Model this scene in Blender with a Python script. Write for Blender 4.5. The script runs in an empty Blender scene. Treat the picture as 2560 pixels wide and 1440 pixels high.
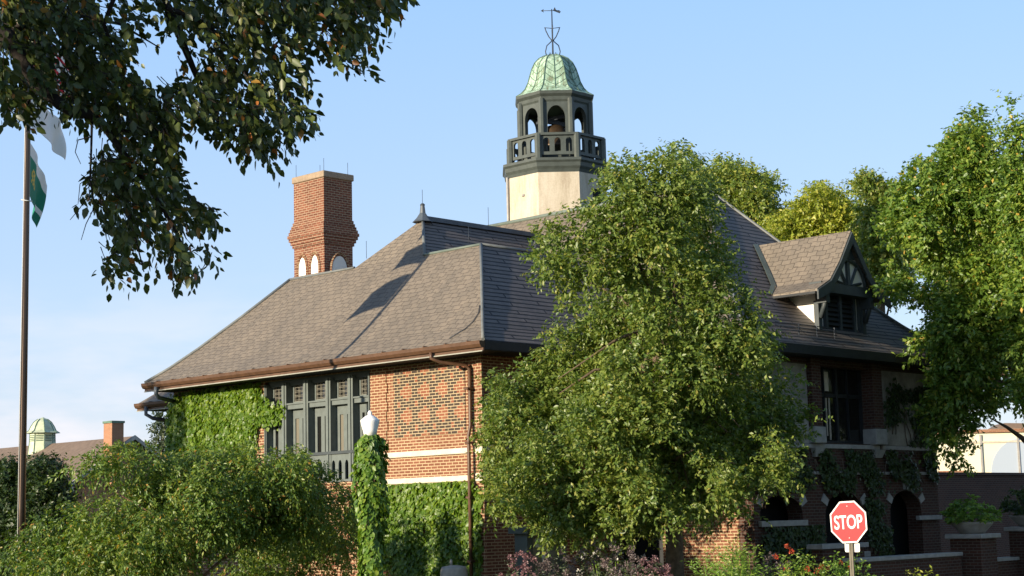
import bpy, math, random
import numpy as np
from mathutils import Vector, Matrix, Quaternion
random.seed(7); rng = np.random.default_rng(7)
R = math.radians
scene = bpy.context.scene
COL = scene.collection

# ------------------------------------------------------------------ camera
EYE = np.array([0.0, 0.0, 2.5])
YAW, PITCH, ROLL, FPX = R(43.8948), R(7.8942), R(-1.3692), 4158.4
fw = np.array([math.cos(YAW)*math.cos(PITCH), math.sin(YAW)*math.cos(PITCH), math.sin(PITCH)])
rt0 = np.array([math.sin(YAW), -math.cos(YAW), 0.0]); up0 = np.cross(rt0, fw)
rt = rt0*math.cos(ROLL)+up0*math.sin(ROLL); up = -rt0*math.sin(ROLL)+up0*math.cos(ROLL)
cam_d = bpy.data.cameras.new("camera"); cam = bpy.data.objects.new("camera", cam_d); COL.objects.link(cam)
cam.matrix_world = Matrix(((rt[0], up[0], -fw[0], EYE[0]), (rt[1], up[1], -fw[1], EYE[1]), (rt[2], up[2], -fw[2], EYE[2]), (0, 0, 0, 1)))
cam_d.sensor_width = 36; cam_d.lens = FPX/2560*36; cam_d.clip_start = 0.1; cam_d.clip_end = 3000
scene.camera = cam

# ------------------------------------------------------------------ sun, sky, exposure
SUN_AZ, SUN_EL = R(-6.8), R(11.9)          # azimuth the light travels towards; elevation
trav = Vector((math.cos(SUN_EL)*math.cos(SUN_AZ), math.cos(SUN_EL)*math.sin(SUN_AZ), -math.sin(SUN_EL)))
sd = bpy.data.lights.new("sun", 'SUN'); sd.energy = 5.0; sd.angle = R(0.5); sd.color = (1.0, 0.86, 0.66)
so = bpy.data.objects.new("sun", sd); COL.objects.link(so); so.rotation_euler = trav.to_track_quat('-Z', 'Y').to_euler()
world = bpy.data.worlds.new("World"); scene.world = world; world.use_nodes = True
wt = world.node_tree; wt.nodes.clear()
def wn(t, **k):
    n = wt.nodes.new(t)
    for a, b in k.items(): setattr(n, a, b)
    return n
sky0 = wn('ShaderNodeTexSky', sky_type='NISHITA', sun_disc=False, sun_elevation=SUN_EL, sun_rotation=math.atan2(-trav.x, -trav.y),
         altitude=200, air_density=1.0, dust_density=0.6, ozone_density=1.2)
tcw = wn('ShaderNodeTexCoord'); sepw = wn('ShaderNodeSeparateXYZ'); wt.links.new(tcw.outputs['Generated'], sepw.inputs[0])
mapw = wn('ShaderNodeMapping'); mapw.inputs['Scale'].default_value = (3.0, 3.0, 11.0); wt.links.new(tcw.outputs['Generated'], mapw.inputs[0])
nzw = wn('ShaderNodeTexNoise'); nzw.inputs['Scale'].default_value = 2.2; nzw.inputs['Detail'].default_value = 5; nzw.inputs['Roughness'].default_value = 0.55
wt.links.new(mapw.outputs[0], nzw.inputs[0])
crw = wn('ShaderNodeValToRGB'); crw.color_ramp.elements[0].position = 0.44; crw.color_ramp.elements[1].position = 0.64
wt.links.new(nzw.outputs['Fac'], crw.inputs[0])
hzw = wn('ShaderNodeMapRange'); hzw.inputs['From Min'].default_value = 0.03; hzw.inputs['From Max'].default_value = 0.15
hzw.inputs['To Min'].default_value = 1.0; hzw.inputs['To Max'].default_value = 0.0; wt.links.new(sepw.outputs['Z'], hzw.inputs['Value'])
mulw = wn('ShaderNodeMath', operation='MULTIPLY'); wt.links.new(crw.outputs[0], mulw.inputs[0]); wt.links.new(hzw.outputs[0], mulw.inputs[1])
mul2 = wn('ShaderNodeMath', operation='MULTIPLY'); wt.links.new(mulw.outputs[0], mul2.inputs[0]); mul2.inputs[1].default_value = 0.85
mixw = wn('ShaderNodeMix', data_type='RGBA'); wt.links.new(mul2.outputs[0], mixw.inputs['Factor'])
skm = wn('ShaderNodeMix', data_type='RGBA'); skm.inputs['Factor'].default_value = 0.75
grd = wn('ShaderNodeValToRGB'); gz = wn('ShaderNodeMapRange'); gz.inputs['From Min'].default_value = -0.02; gz.inputs['From Max'].default_value = 0.9
wt.links.new(sepw.outputs['Z'], gz.inputs['Value']); wt.links.new(gz.outputs[0], grd.inputs[0])
ge = grd.color_ramp.elements; ge.new(0.14); ge.new(0.36)
for e_, (p_, c_) in zip(ge, ((0.0, (4.0, 4.1, 4.9)), (0.14, (3.05, 3.95, 5.4)), (0.36, (2.1, 3.5, 5.8)), (1.0, (0.35, 0.75, 1.7)))): e_.position = p_; e_.color = (*[x/6 for x in c_], 1)
gsc = wn('ShaderNodeVectorMath', operation='SCALE'); gsc.inputs['Scale'].default_value = 6.0; wt.links.new(grd.outputs[0], gsc.inputs[0])
wt.links.new(sky0.outputs[0], skm.inputs['A']); wt.links.new(gsc.outputs[0], skm.inputs['B'])
wt.links.new(skm.outputs['Result'], mixw.inputs['A']); mixw.inputs['B'].default_value = (5.6, 5.2, 5.3, 1)
bgw = wn('ShaderNodeBackground'); bgw.inputs['Strength'].default_value = 0.118; wt.links.new(mixw.outputs['Result'], bgw.inputs['Color'])
ow = wn('ShaderNodeOutputWorld'); wt.links.new(bgw.outputs[0], ow.inputs[0])
vs = scene.view_settings; vs.view_transform = 'Standard'; vs.look = 'None'; vs.exposure = 0.75; vs.gamma = 1.0; vs.use_curve_mapping = False

# ------------------------------------------------------------------ pixel -> point (measuring helper; pixels of the 2560x1440 photograph)
def ray(x, y): return fw + rt*(x-1280)/FPX - up*(y-720)/FPX
def at(x, y, D): return EYE + ray(x, y)*D
def onX(x, y, X): d = ray(x, y); return EYE + d*(X-EYE[0])/d[0]
def onY(x, y, Y): d = ray(x, y); return EYE + d*(Y-EYE[1])/d[1]

# ------------------------------------------------------------------ materials
class NT:
    def __init__(s, name):
        s.m = bpy.data.materials.new(name); s.m.use_nodes = True; s.t = s.m.node_tree; s.t.nodes.clear()
        s.out = s.n('ShaderNodeOutputMaterial'); s.b = s.n('ShaderNodeBsdfPrincipled'); s.l(s.b.outputs[0], s.out.inputs[0])
    def n(s, t, **k):
        n = s.t.nodes.new(t)
        for a, b in k.items(): setattr(n, a, b)
        return n
    def l(s, a, b): s.t.links.new(a, b)
    def val(s, inp, v):
        if isinstance(v, (int, float)): inp.default_value = v
        else: s.l(v, inp)
    def math(s, op, a, b=0.0, c=None):
        n = s.n('ShaderNodeMath', operation=op); s.val(n.inputs[0], a); s.val(n.inputs[1], b)
        if c is not None: s.val(n.inputs[2], c)
        return n.outputs[0]
    def mix(s, f, a, b, mode='MIX'):
        n = s.n('ShaderNodeMix', data_type='RGBA', blend_type=mode); s.val(n.inputs['Factor'], f)
        for k, v in (('A', a), ('B', b)):
            if isinstance(v, tuple): n.inputs[k].default_value = (*v, 1)
            else: s.l(v, n.inputs[k])
        return n.outputs['Result']
    def noise(s, scale, detail=4, rough=0.6, vec=None, ch='Object'):
        n = s.n('ShaderNodeTexNoise'); n.inputs['Scale'].default_value = scale; n.inputs['Detail'].default_value = detail; n.inputs['Roughness'].default_value = rough
        if vec is None: vec = s.n('ShaderNodeTexCoord').outputs[ch]
        s.l(vec, n.inputs['Vector']); return n.outputs['Fac']
    def ramp(s, f, stops):
        n = s.n('ShaderNodeValToRGB'); e = n.color_ramp.elements
        while len(e) < len(stops): e.new(0.5)
        for i, (p, c) in enumerate(stops): e[i].position = p; e[i].color = (*c, 1)
        s.l(f, n.inputs[0]); return n.outputs[0]
    def bump(s, h, strength=0.3, dist=0.02):
        n = s.n('ShaderNodeBump'); n.inputs['Strength'].default_value = strength; n.inputs['Distance'].default_value = dist
        s.l(h, n.inputs['Height']); s.l(n.outputs[0], s.b.inputs['Normal'])
    def col(s, c):
        if isinstance(c, tuple): s.b.inputs['Base Color'].default_value = (*c, 1)
        else: s.l(c, s.b.inputs['Base Color'])
    def rough(s, r): s.val(s.b.inputs['Roughness'], r); return s
    def spec(s, v): s.b.inputs['Specular IOR Level'].default_value = v; return s

def plain(name, c, rough=0.6, var=0.25, scale=6, metal=0.0, bump=0.15, spec=0.4):
    t = NT(name); f = t.noise(scale, 6)
    lo = tuple(x*(1-var) for x in c); hi = tuple(min(1, x*(1+var)) for x in c)
    t.col(t.ramp(f, [(0.3, lo), (0.7, hi)])); t.rough(rough).spec(spec); t.b.inputs['Metallic'].default_value = metal
    if bump: t.bump(t.noise(scale*6, 3), bump, 0.01)
    return t.m

def brick_mat(name, c1, c2, mortar, bw=0.215, rh=0.075, ms=0.011, diaper=False, dark=(0.05, 0.042, 0.036), ivy=0.0):
    t = NT(name); uv = t.n('ShaderNodeTexCoord').outputs['UV']
    b = t.n('ShaderNodeTexBrick'); t.l(uv, b.inputs['Vector'])
    b.inputs['Scale'].default_value = 1; b.inputs['Brick Width'].default_value = bw; b.inputs['Row Height'].default_value = rh
    b.inputs['Mortar Size'].default_value = ms; b.inputs['Mortar Smooth'].default_value = 0.1; b.inputs['Bias'].default_value = -0.1
    b.inputs['Color1'].default_value = (*c1, 1); b.inputs['Color2'].default_value = (*c2, 1); b.inputs['Mortar'].default_value = (*mortar, 1)
    colr = b.outputs['Color']
    if diaper:
        sp = t.n('ShaderNodeSeparateXYZ'); t.l(uv, sp.inputs[0])
        row = t.math('FLOOR', t.math('DIVIDE', sp.outputs['Y'], rh))
        par = t.math('SUBTRACT', 1.0, t.math('ABSOLUTE', t.math('MODULO', row, 2.0)))
        offs = t.math('MULTIPLY', par, bw*0.5)
        hb = bw*0.5; i = t.math('FLOOR', t.math('DIVIDE', t.math('ADD', sp.outputs['X'], offs), hb))
        cu = t.math('SUBTRACT', t.math('MULTIPLY', t.math('ADD', i, 0.5), hb), offs)
        def tri(x): return t.math('MULTIPLY', t.math('ABSOLUTE', t.math('SUBTRACT', t.math('FRACT', x), 0.5)), 2.0)
        s = t.math('ADD', tri(t.math('ADD', t.math('DIVIDE', cu, 0.645), 0.79)), tri(t.math('ADD', t.math('DIVIDE', t.math('MULTIPLY', row, rh), 0.6), 0.57)))
        d = t.math('ABSOLUTE', t.math('SUBTRACT', s, 0.74))
        isd = t.math('LESS_THAN', d, 0.44)
        nob = t.math('SUBTRACT', 1.0, b.outputs['Fac'])
        colr = t.mix(t.math('MULTIPLY', t.math('MULTIPLY', isd, nob), 0.92), colr, dark)
        isr = t.math('GREATER_THAN', d, 0.50)
        colr = t.mix(t.math('MULTIPLY', t.math('MULTIPLY', isr, nob), 0.22), colr, (0.36, 0.09, 0.045))
    big = t.noise(0.7, 5); colr = t.mix(0.5, colr, t.ramp(big, [(0.3, (0.62, 0.6, 0.6)), (0.7, (1.0, 1.0, 1.0))]), 'MULTIPLY')
    fine = t.noise(18, 4); colr = t.mix(0.45, colr, t.ramp(fine, [(0.3, (0.65, 0.62, 0.6)), (0.7, (1, 1, 1))]), 'MULTIPLY')
    t.col(colr); t.rough(0.85).spec(0.2)
    t.bump(t.math('SUBTRACT', t.math('MULTIPLY', fine, 0.3), b.outputs['Fac']), 0.5, 0.012)
    return t.m

def slate_mat(name, c1, c2, joint, rowh=0.17, bw=0.30, ms=0.011, jag=0.012, rag=0.075):
    t = NT(name); uv = t.n('ShaderNodeTexCoord').outputs['UV']
    wob = t.n('ShaderNodeTexNoise'); wob.inputs['Scale'].default_value = 5; wob.inputs['Detail'].default_value = 2; t.l(uv, wob.inputs['Vector'])
    va = t.n('ShaderNodeVectorMath', operation='MULTIPLY_ADD'); t.l(wob.outputs['Color'], va.inputs[0]); va.inputs[1].default_value = (jag*3, jag*3, 0); t.l(uv, va.inputs[2])
    if rag:                                   # ragged lower edges: every half slate sits a little higher or lower
        s0 = t.n('ShaderNodeSeparateXYZ'); t.l(uv, s0.inputs[0]); hx = t.math('FLOOR', t.math('DIVIDE', s0.outputs['X'], bw*0.5))
        wh = t.n('ShaderNodeTexWhiteNoise', noise_dimensions='2D'); cb_ = t.n('ShaderNodeCombineXYZ'); t.l(hx, cb_.inputs[0]); t.l(t.math('FLOOR', t.math('DIVIDE', s0.outputs['Y'], rowh*4)), cb_.inputs[1]); t.l(cb_.outputs[0], wh.inputs['Vector'])
        cy_ = t.n('ShaderNodeCombineXYZ'); t.l(t.math('MULTIPLY', wh.outputs['Value'], rag), cy_.inputs[1])
        v2 = t.n('ShaderNodeVectorMath', operation='ADD'); t.l(va.outputs[0], v2.inputs[0]); t.l(cy_.outputs[0], v2.inputs[1]); va = v2
    b = t.n('ShaderNodeTexBrick'); t.l(va.outputs[0], b.inputs['Vector'])
    b.inputs['Scale'].default_value = 1; b.inputs['Brick Width'].default_value = bw; b.inputs['Row Height'].default_value = rowh
    b.inputs['Mortar Size'].default_value = ms; b.inputs['Mortar Smooth'].default_value = 0.3
    b.inputs['Color1'].default_value = (*c1, 1); b.inputs['Color2'].default_value = (*c2, 1); b.inputs['Mortar'].default_value = (*joint, 1)
    c = b.outputs['Color']
    sp = t.n('ShaderNodeSeparateXYZ'); t.l(va.outputs[0], sp.inputs[0])
    fr = t.math('FRACT', t.math('DIVIDE', sp.outputs['Y'], rowh))          # each slate tilts: proud at its lower edge
    st = t.n('ShaderNodeMapping'); st.inputs['Scale'].default_value = (1.2, 0.35, 1); t.l(uv, st.inputs[0])
    c = t.mix(0.55, c, t.ramp(t.noise(1.6, 5, 0.65, st.outputs[0]), [(0.25, (0.6, 0.6, 0.63)), (0.75, (1.12, 1.06, 1.0))]), 'MULTIPLY')
    sk = t.n('ShaderNodeMapping'); sk.inputs['Scale'].default_value = (2.2, 0.22, 1); t.l(uv, sk.inputs[0])
    c = t.mix(0.4, c, t.ramp(t.noise(2.4, 6, 0.7, sk.outputs[0]), [(0.35, (0.66, 0.67, 0.66)), (0.6, (1.08, 1.05, 1.0))]), 'MULTIPLY')
    c = t.mix(0.4, c, t.ramp(t.noise(30, 3, 0.6, uv), [(0.3, (0.7, 0.7, 0.7)), (0.7, (1.1, 1.1, 1.1))]), 'MULTIPLY')
    t.col(c); t.rough(0.62).spec(0.35)
    h = t.math('SUBTRACT', t.math('MULTIPLY', t.math('SUBTRACT', 1.0, fr), 0.8), t.math('MULTIPLY', b.outputs['Fac'], 0.8))
    t.bump(h, 0.55, 0.03)
    return t.m

def leaf_mat(name, stops, rough=0.42, trans=0.35, spec=0.5, tcol=None):
    t = NT(name); g = t.n('ShaderNodeNewGeometry')
    c = t.ramp(g.outputs['Random Per Island'], stops)
    big = t.noise(0.8, 3); c = t.mix(0.6, c, t.ramp(big, [(0.32, (0.62, 0.72, 0.7)), (0.68, (1.2, 1.1, 0.95))]), 'MULTIPLY')
    t.col(c); t.rough(rough).spec(spec)
    tr = t.n('ShaderNodeBsdfTranslucent'); t.l(t.mix(1.0, c, tcol or (1.5, 1.5, 0.5), 'MULTIPLY'), tr.inputs[0])
    mx = t.n('ShaderNodeMixShader'); mx.inputs[0].default_value = trans
    t.l(t.b.outputs[0], mx.inputs[1]); t.l(tr.outputs[0], mx.inputs[2]); t.l(mx.outputs[0], t.out.inputs[0])
    return t.m

M = {}
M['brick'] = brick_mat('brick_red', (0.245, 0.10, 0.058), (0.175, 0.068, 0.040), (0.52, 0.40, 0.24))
M['brick_diaper'] = brick_mat('brick_diaper', (0.25, 0.105, 0.062), (0.20, 0.08, 0.047), (0.50, 0.40, 0.24), ms=0.010, diaper=True)
M['brick_chimney'] = brick_mat('brick_chimney', (0.245, 0.092, 0.055), (0.145, 0.056, 0.036), (0.40, 0.30, 0.20), ms=0.010)
M['brick_shaded'] = brick_mat('brick_brown_shaded', (0.105, 0.046, 0.03), (0.065, 0.03, 0.022), (0.13, 0.105, 0.085))  # brown brick with the shade of these walls put into its colour
M['brick_far'] = brick_mat('brick_far', (0.40, 0.17, 0.09), (0.33, 0.13, 0.07), (0.45, 0.33, 0.22))
M['slate_w'] = slate_mat('slate_weathered', (0.236, 0.200, 0.155), (0.198, 0.169, 0.132), (0.095, 0.079, 0.062))
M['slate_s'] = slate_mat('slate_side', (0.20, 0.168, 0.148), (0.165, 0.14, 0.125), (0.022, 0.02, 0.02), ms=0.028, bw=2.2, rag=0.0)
M['far_roof'] = plain('far_roof_shingle', (0.17, 0.125, 0.095), 0.9, 0.2, 3)
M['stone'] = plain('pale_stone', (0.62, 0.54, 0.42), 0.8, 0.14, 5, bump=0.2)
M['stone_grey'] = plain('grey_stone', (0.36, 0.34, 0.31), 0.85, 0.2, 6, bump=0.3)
M['cap_stone'] = plain('tan_cap_stone', (0.30, 0.225, 0.155), 0.85, 0.2, 6, bump=0.3)
def stucco():
    t = NT('cream_stucco'); oc = t.n('ShaderNodeTexCoord').outputs['Object']
    sp = t.n('ShaderNodeMapping'); sp.inputs['Scale'].default_value = (2.5, 2.5, 0.5); t.l(oc, sp.inputs[0])
    f = t.noise(1.3, 6, 0.7, sp.outputs[0]); c = t.ramp(f, [(0.3, (0.38, 0.32, 0.24)), (0.45, (0.49, 0.43, 0.33)), (0.6, (0.56, 0.50, 0.40))])
    c = t.mix(0.35, c, t.ramp(t.noise(22, 4), [(0.35, (0.7, 0.68, 0.64)), (0.6, (1, 1, 1))]), 'MULTIPLY')
    t.col(c); t.rough(0.92).spec(0.2); t.bump(t.noise(60, 3), 0.3, 0.01); return t.m
M['stucco'] = stucco()
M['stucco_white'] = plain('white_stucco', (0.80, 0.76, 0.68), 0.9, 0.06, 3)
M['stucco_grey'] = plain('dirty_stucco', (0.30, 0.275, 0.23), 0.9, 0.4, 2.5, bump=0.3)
M['belfry_paint'] = plain('belfry_grey_paint', (0.062, 0.074, 0.066), 0.5, 0.2, 5)
M['green_paint'] = plain('grey_green_paint', (0.07, 0.088, 0.084), 0.5, 0.18, 5)
M['green_light'] = plain('light_green_paint', (0.115, 0.135, 0.125), 0.55, 0.15, 5)
M['dark_paint'] = plain('dark_slate_paint', (0.045, 0.055, 0.058), 0.5, 0.2, 5)
M['black_timber'] = plain('black_timber', (0.018, 0.02, 0.022), 0.6, 0.25, 8)
M['lead'] = plain('lead_flashing', (0.15, 0.16, 0.155), 0.55, 0.2, 4)
M['lead_dark'] = plain('dark_sheet_metal', (0.07, 0.085, 0.10), 0.5, 0.25, 3)
M['flash_green'] = plain('green_flashing', (0.13, 0.16, 0.135), 0.6, 0.18, 4)
M['gutter'] = plain('brown_copper_gutter', (0.095, 0.05, 0.028), 0.45, 0.25, 4)
M['soffit'] = plain('dark_soffit', (0.02, 0.02, 0.022), 0.7, 0.2, 4)
M['trim_line'] = plain('pale_fascia', (0.30, 0.30, 0.25), 0.6, 0.15, 4)
def copper():
    t = NT('verdigris_copper'); sp = t.n('ShaderNodeMapping'); sp.inputs['Scale'].default_value = (4, 4, 0.8); t.l(t.n('ShaderNodeTexCoord').outputs['Object'], sp.inputs[0])
    f = t.noise(2.0, 6, 0.7, sp.outputs[0])
    c = t.ramp(f, [(0.33, (0.11, 0.10, 0.06)), (0.42, (0.19, 0.23, 0.15)), (0.5, (0.27, 0.41, 0.30)), (0.58, (0.38, 0.52, 0.40)), (0.66, (0.60, 0.66, 0.52))])
    t.col(c); t.rough(0.55).spec(0.4); t.bump(f, 0.15, 0.01); return t.m
M['copper'] = copper()
M['copper_seam'] = plain('copper_seam', (0.10, 0.17, 0.12), 0.6, 0.3, 6)
M['copper_pale'] = plain('pale_verdigris', (0.50, 0.55, 0.38), 0.6, 0.22, 3)
M['iron'] = plain('wrought_iron', (0.03, 0.04, 0.055), 0.5, 0.2, 6)
M['bronze_dark'] = plain('bell_bronze', (0.075, 0.05, 0.03), 0.45, 0.2, 5, metal=0.6)
def polemat():
    t = NT('bronze_anodised'); t.col((0.085, 0.06, 0.045)); t.rough(0.32).spec(0.5); t.b.inputs['Metallic'].default_value = 0.75
    t.bump(t.noise(9, 2), 0.03, 0.01); return t.m
M['pole'] = polemat()
def glass(name, c, rough=0.08):
    t = NT(name); t.col(c); t.rough(rough).spec(0.6); t.bump(t.noise(2.5, 2), 0.06, 0.02); return t.m
M['glass'] = glass('dark_glass', (0.012, 0.012, 0.011))
M['glass_warm'] = glass('curtained_glass', (0.17, 0.155, 0.12), 0.25)
M['glass_blue'] = glass('sky_glass', (0.42, 0.48, 0.55), 0.12)
M['leading'] = plain('lead_cames', (0.22, 0.21, 0.17), 0.5, 0.2, 8)
M['void'] = plain('dark_interior', (0.008, 0.008, 0.008), 0.9, 0.1, 3)
M['white_glass'] = plain('white_globe_glass', (0.88, 0.88, 0.86), 0.25, 0.02, 3, bump=0)
M['white_wall'] = plain('far_cream_wall', (0.82, 0.76, 0.55), 0.9, 0.05, 1)
M['sign_red'] = plain('sign_red', (0.36, 0.026, 0.03), 0.4, 0.06, 2, bump=0)
M['sign_white'] = plain('sign_white', (0.85, 0.83, 0.78), 0.35, 0.03, 2, bump=0)
M['sign_alu'] = plain('aluminium_back', (0.5, 0.5, 0.48), 0.4, 0.1, 4, metal=0.6)
M['post'] = plain('galvanised_post', (0.13, 0.115, 0.08), 0.55, 0.2, 8)
M['bark'] = plain('bark', (0.12, 0.085, 0.055), 0.95, 0.4, 9, bump=0.6)
M['bark_dark'] = plain('dark_bark', (0.030, 0.024, 0.020), 0.95, 0.3, 9, bump=0.5)
M['bark_orange'] = plain('cherry_bark', (0.16, 0.085, 0.045), 0.8, 0.3, 9, bump=0.4)
M['flag_white'] = plain('white_flag_cloth', (0.75, 0.74, 0.72), 0.85, 0.04, 4, bump=0)
M['flag_green'] = plain('green_flag_cloth', (0.012, 0.19, 0.12), 0.8, 0.1, 4, bump=0)
M['flag_red'] = plain('red_flag_cloth', (0.55, 0.015, 0.03), 0.8, 0.1, 4, bump=0)
M['flag_blue'] = plain('blue_flag_cloth', (0.02, 0.035, 0.16), 0.8, 0.1, 4, bump=0)
M['flag_gold'] = plain('gold_flag_print', (0.62, 0.45, 0.08), 0.8, 0.1, 4, bump=0)
M['rope'] = plain('rope', (0.6, 0.6, 0.57), 0.9, 0.1, 20)
M['paper'] = plain('white_paper', (0.82, 0.82, 0.80), 0.8, 0.02, 3, bump=0)
M['soil'] = plain('garden_soil', (0.05, 0.038, 0.026), 0.95, 0.35, 4, bump=0.5)
def lawn():
    t = NT('lawn'); f = t.noise(0.6, 8, 0.7); t.col(t.ramp(f, [(0.3, (0.03, 0.05, 0.014)), (0.7, (0.07, 0.10, 0.03))])); t.rough(0.95).spec(0.1); t.bump(t.noise(40, 4), 0.8, 0.03); return t.m
M['lawn'] = lawn()
M['asphalt'] = plain('asphalt', (0.05, 0.05, 0.05), 0.9, 0.25, 8, bump=0.5)
M['concrete'] = plain('pavement', (0.30, 0.28, 0.25), 0.9, 0.15, 3, bump=0.3)
g = lambda *s: list(s)
M['lf_pear'] = leaf_mat('pear_leaf', [(0.0, (0.089, 0.158, 0.033)), (0.5, (0.163, 0.231, 0.046)), (0.95, (0.257, 0.304, 0.072)), (1.0, (0.378, 0.326, 0.077))])
M['lf_weep'] = leaf_mat('weeping_leaf', [(0.0, (0.087, 0.164, 0.033)), (0.6, (0.164, 0.249, 0.047)), (0.96, (0.251, 0.287, 0.058)), (1.0, (0.538, 0.249, 0.058))])
M['lf_elm'] = leaf_mat('elm_leaf', [(0.0, (0.047, 0.075, 0.019)), (0.6, (0.078, 0.111, 0.024)), (0.955, (0.116, 0.133, 0.030)), (0.97, (0.342, 0.194, 0.041)), (1.0, (0.466, 0.149, 0.034))], trans=0.22, tcol=(1.3, 1.2, 0.4))
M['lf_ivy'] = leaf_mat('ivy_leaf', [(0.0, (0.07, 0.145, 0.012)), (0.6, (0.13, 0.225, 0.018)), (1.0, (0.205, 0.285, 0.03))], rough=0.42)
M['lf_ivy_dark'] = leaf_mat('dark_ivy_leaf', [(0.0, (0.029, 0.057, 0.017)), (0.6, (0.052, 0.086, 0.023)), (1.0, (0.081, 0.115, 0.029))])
M['lf_ivy_post'] = leaf_mat('post_ivy_leaf', [(0.0, (0.081, 0.163, 0.026)), (0.6, (0.146, 0.260, 0.037)), (1.0, (0.244, 0.325, 0.044))])
M['lf_shrub'] = leaf_mat('shrub_leaf', [(0.0, (0.025, 0.045, 0.015)), (0.6, (0.04, 0.075, 0.02)), (1.0, (0.06, 0.10, 0.03))])
M['lf_far'] = leaf_mat('oak_leaf', [(0.0, (0.115, 0.183, 0.033)), (0.6, (0.209, 0.279, 0.048)), (1.0, (0.354, 0.344, 0.075))])
M['lf_yellow'] = leaf_mat('yellowing_leaf', [(0.0, (0.191, 0.247, 0.031)), (0.6, (0.327, 0.378, 0.046)), (1.0, (0.484, 0.455, 0.094))])
M['lf_maple'] = leaf_mat('maple_leaf', [(0.0, (0.088, 0.169, 0.033)), (0.6, (0.165, 0.268, 0.041)), (0.97, (0.272, 0.337, 0.056)), (1.0, (0.578, 0.358, 0.074))])
M['lf_bed'] = leaf_mat('bed_leaf', [(0.0, (0.090, 0.173, 0.032)), (0.6, (0.180, 0.311, 0.047)), (1.0, (0.288, 0.415, 0.064))])
M['lf_gray'] = leaf_mat('grey_green_leaf', [(0.0, (0.05, 0.07, 0.04)), (1.0, (0.10, 0.13, 0.07))])
M['petal_pink'] = leaf_mat('pink_petal', [(0.0, (0.240, 0.105, 0.132)), (1.0, (0.330, 0.198, 0.216))], tcol=(1, 1, 1))
M['petal_mauve'] = leaf_mat('mauve_petal', [(0.0, (0.165, 0.121, 0.132)), (1.0, (0.264, 0.209, 0.209))], tcol=(1, 1, 1))
M['petal_white'] = leaf_mat('white_petal', [(0.0, (0.6, 0.58, 0.56)), (1.0, (0.8, 0.78, 0.76))], tcol=(1, 1, 1))
M['petal_red'] = leaf_mat('red_petal', [(0.0, (0.5, 0.06, 0.03)), (1.0, (0.65, 0.14, 0.06))], tcol=(1, 1, 1))

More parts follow.
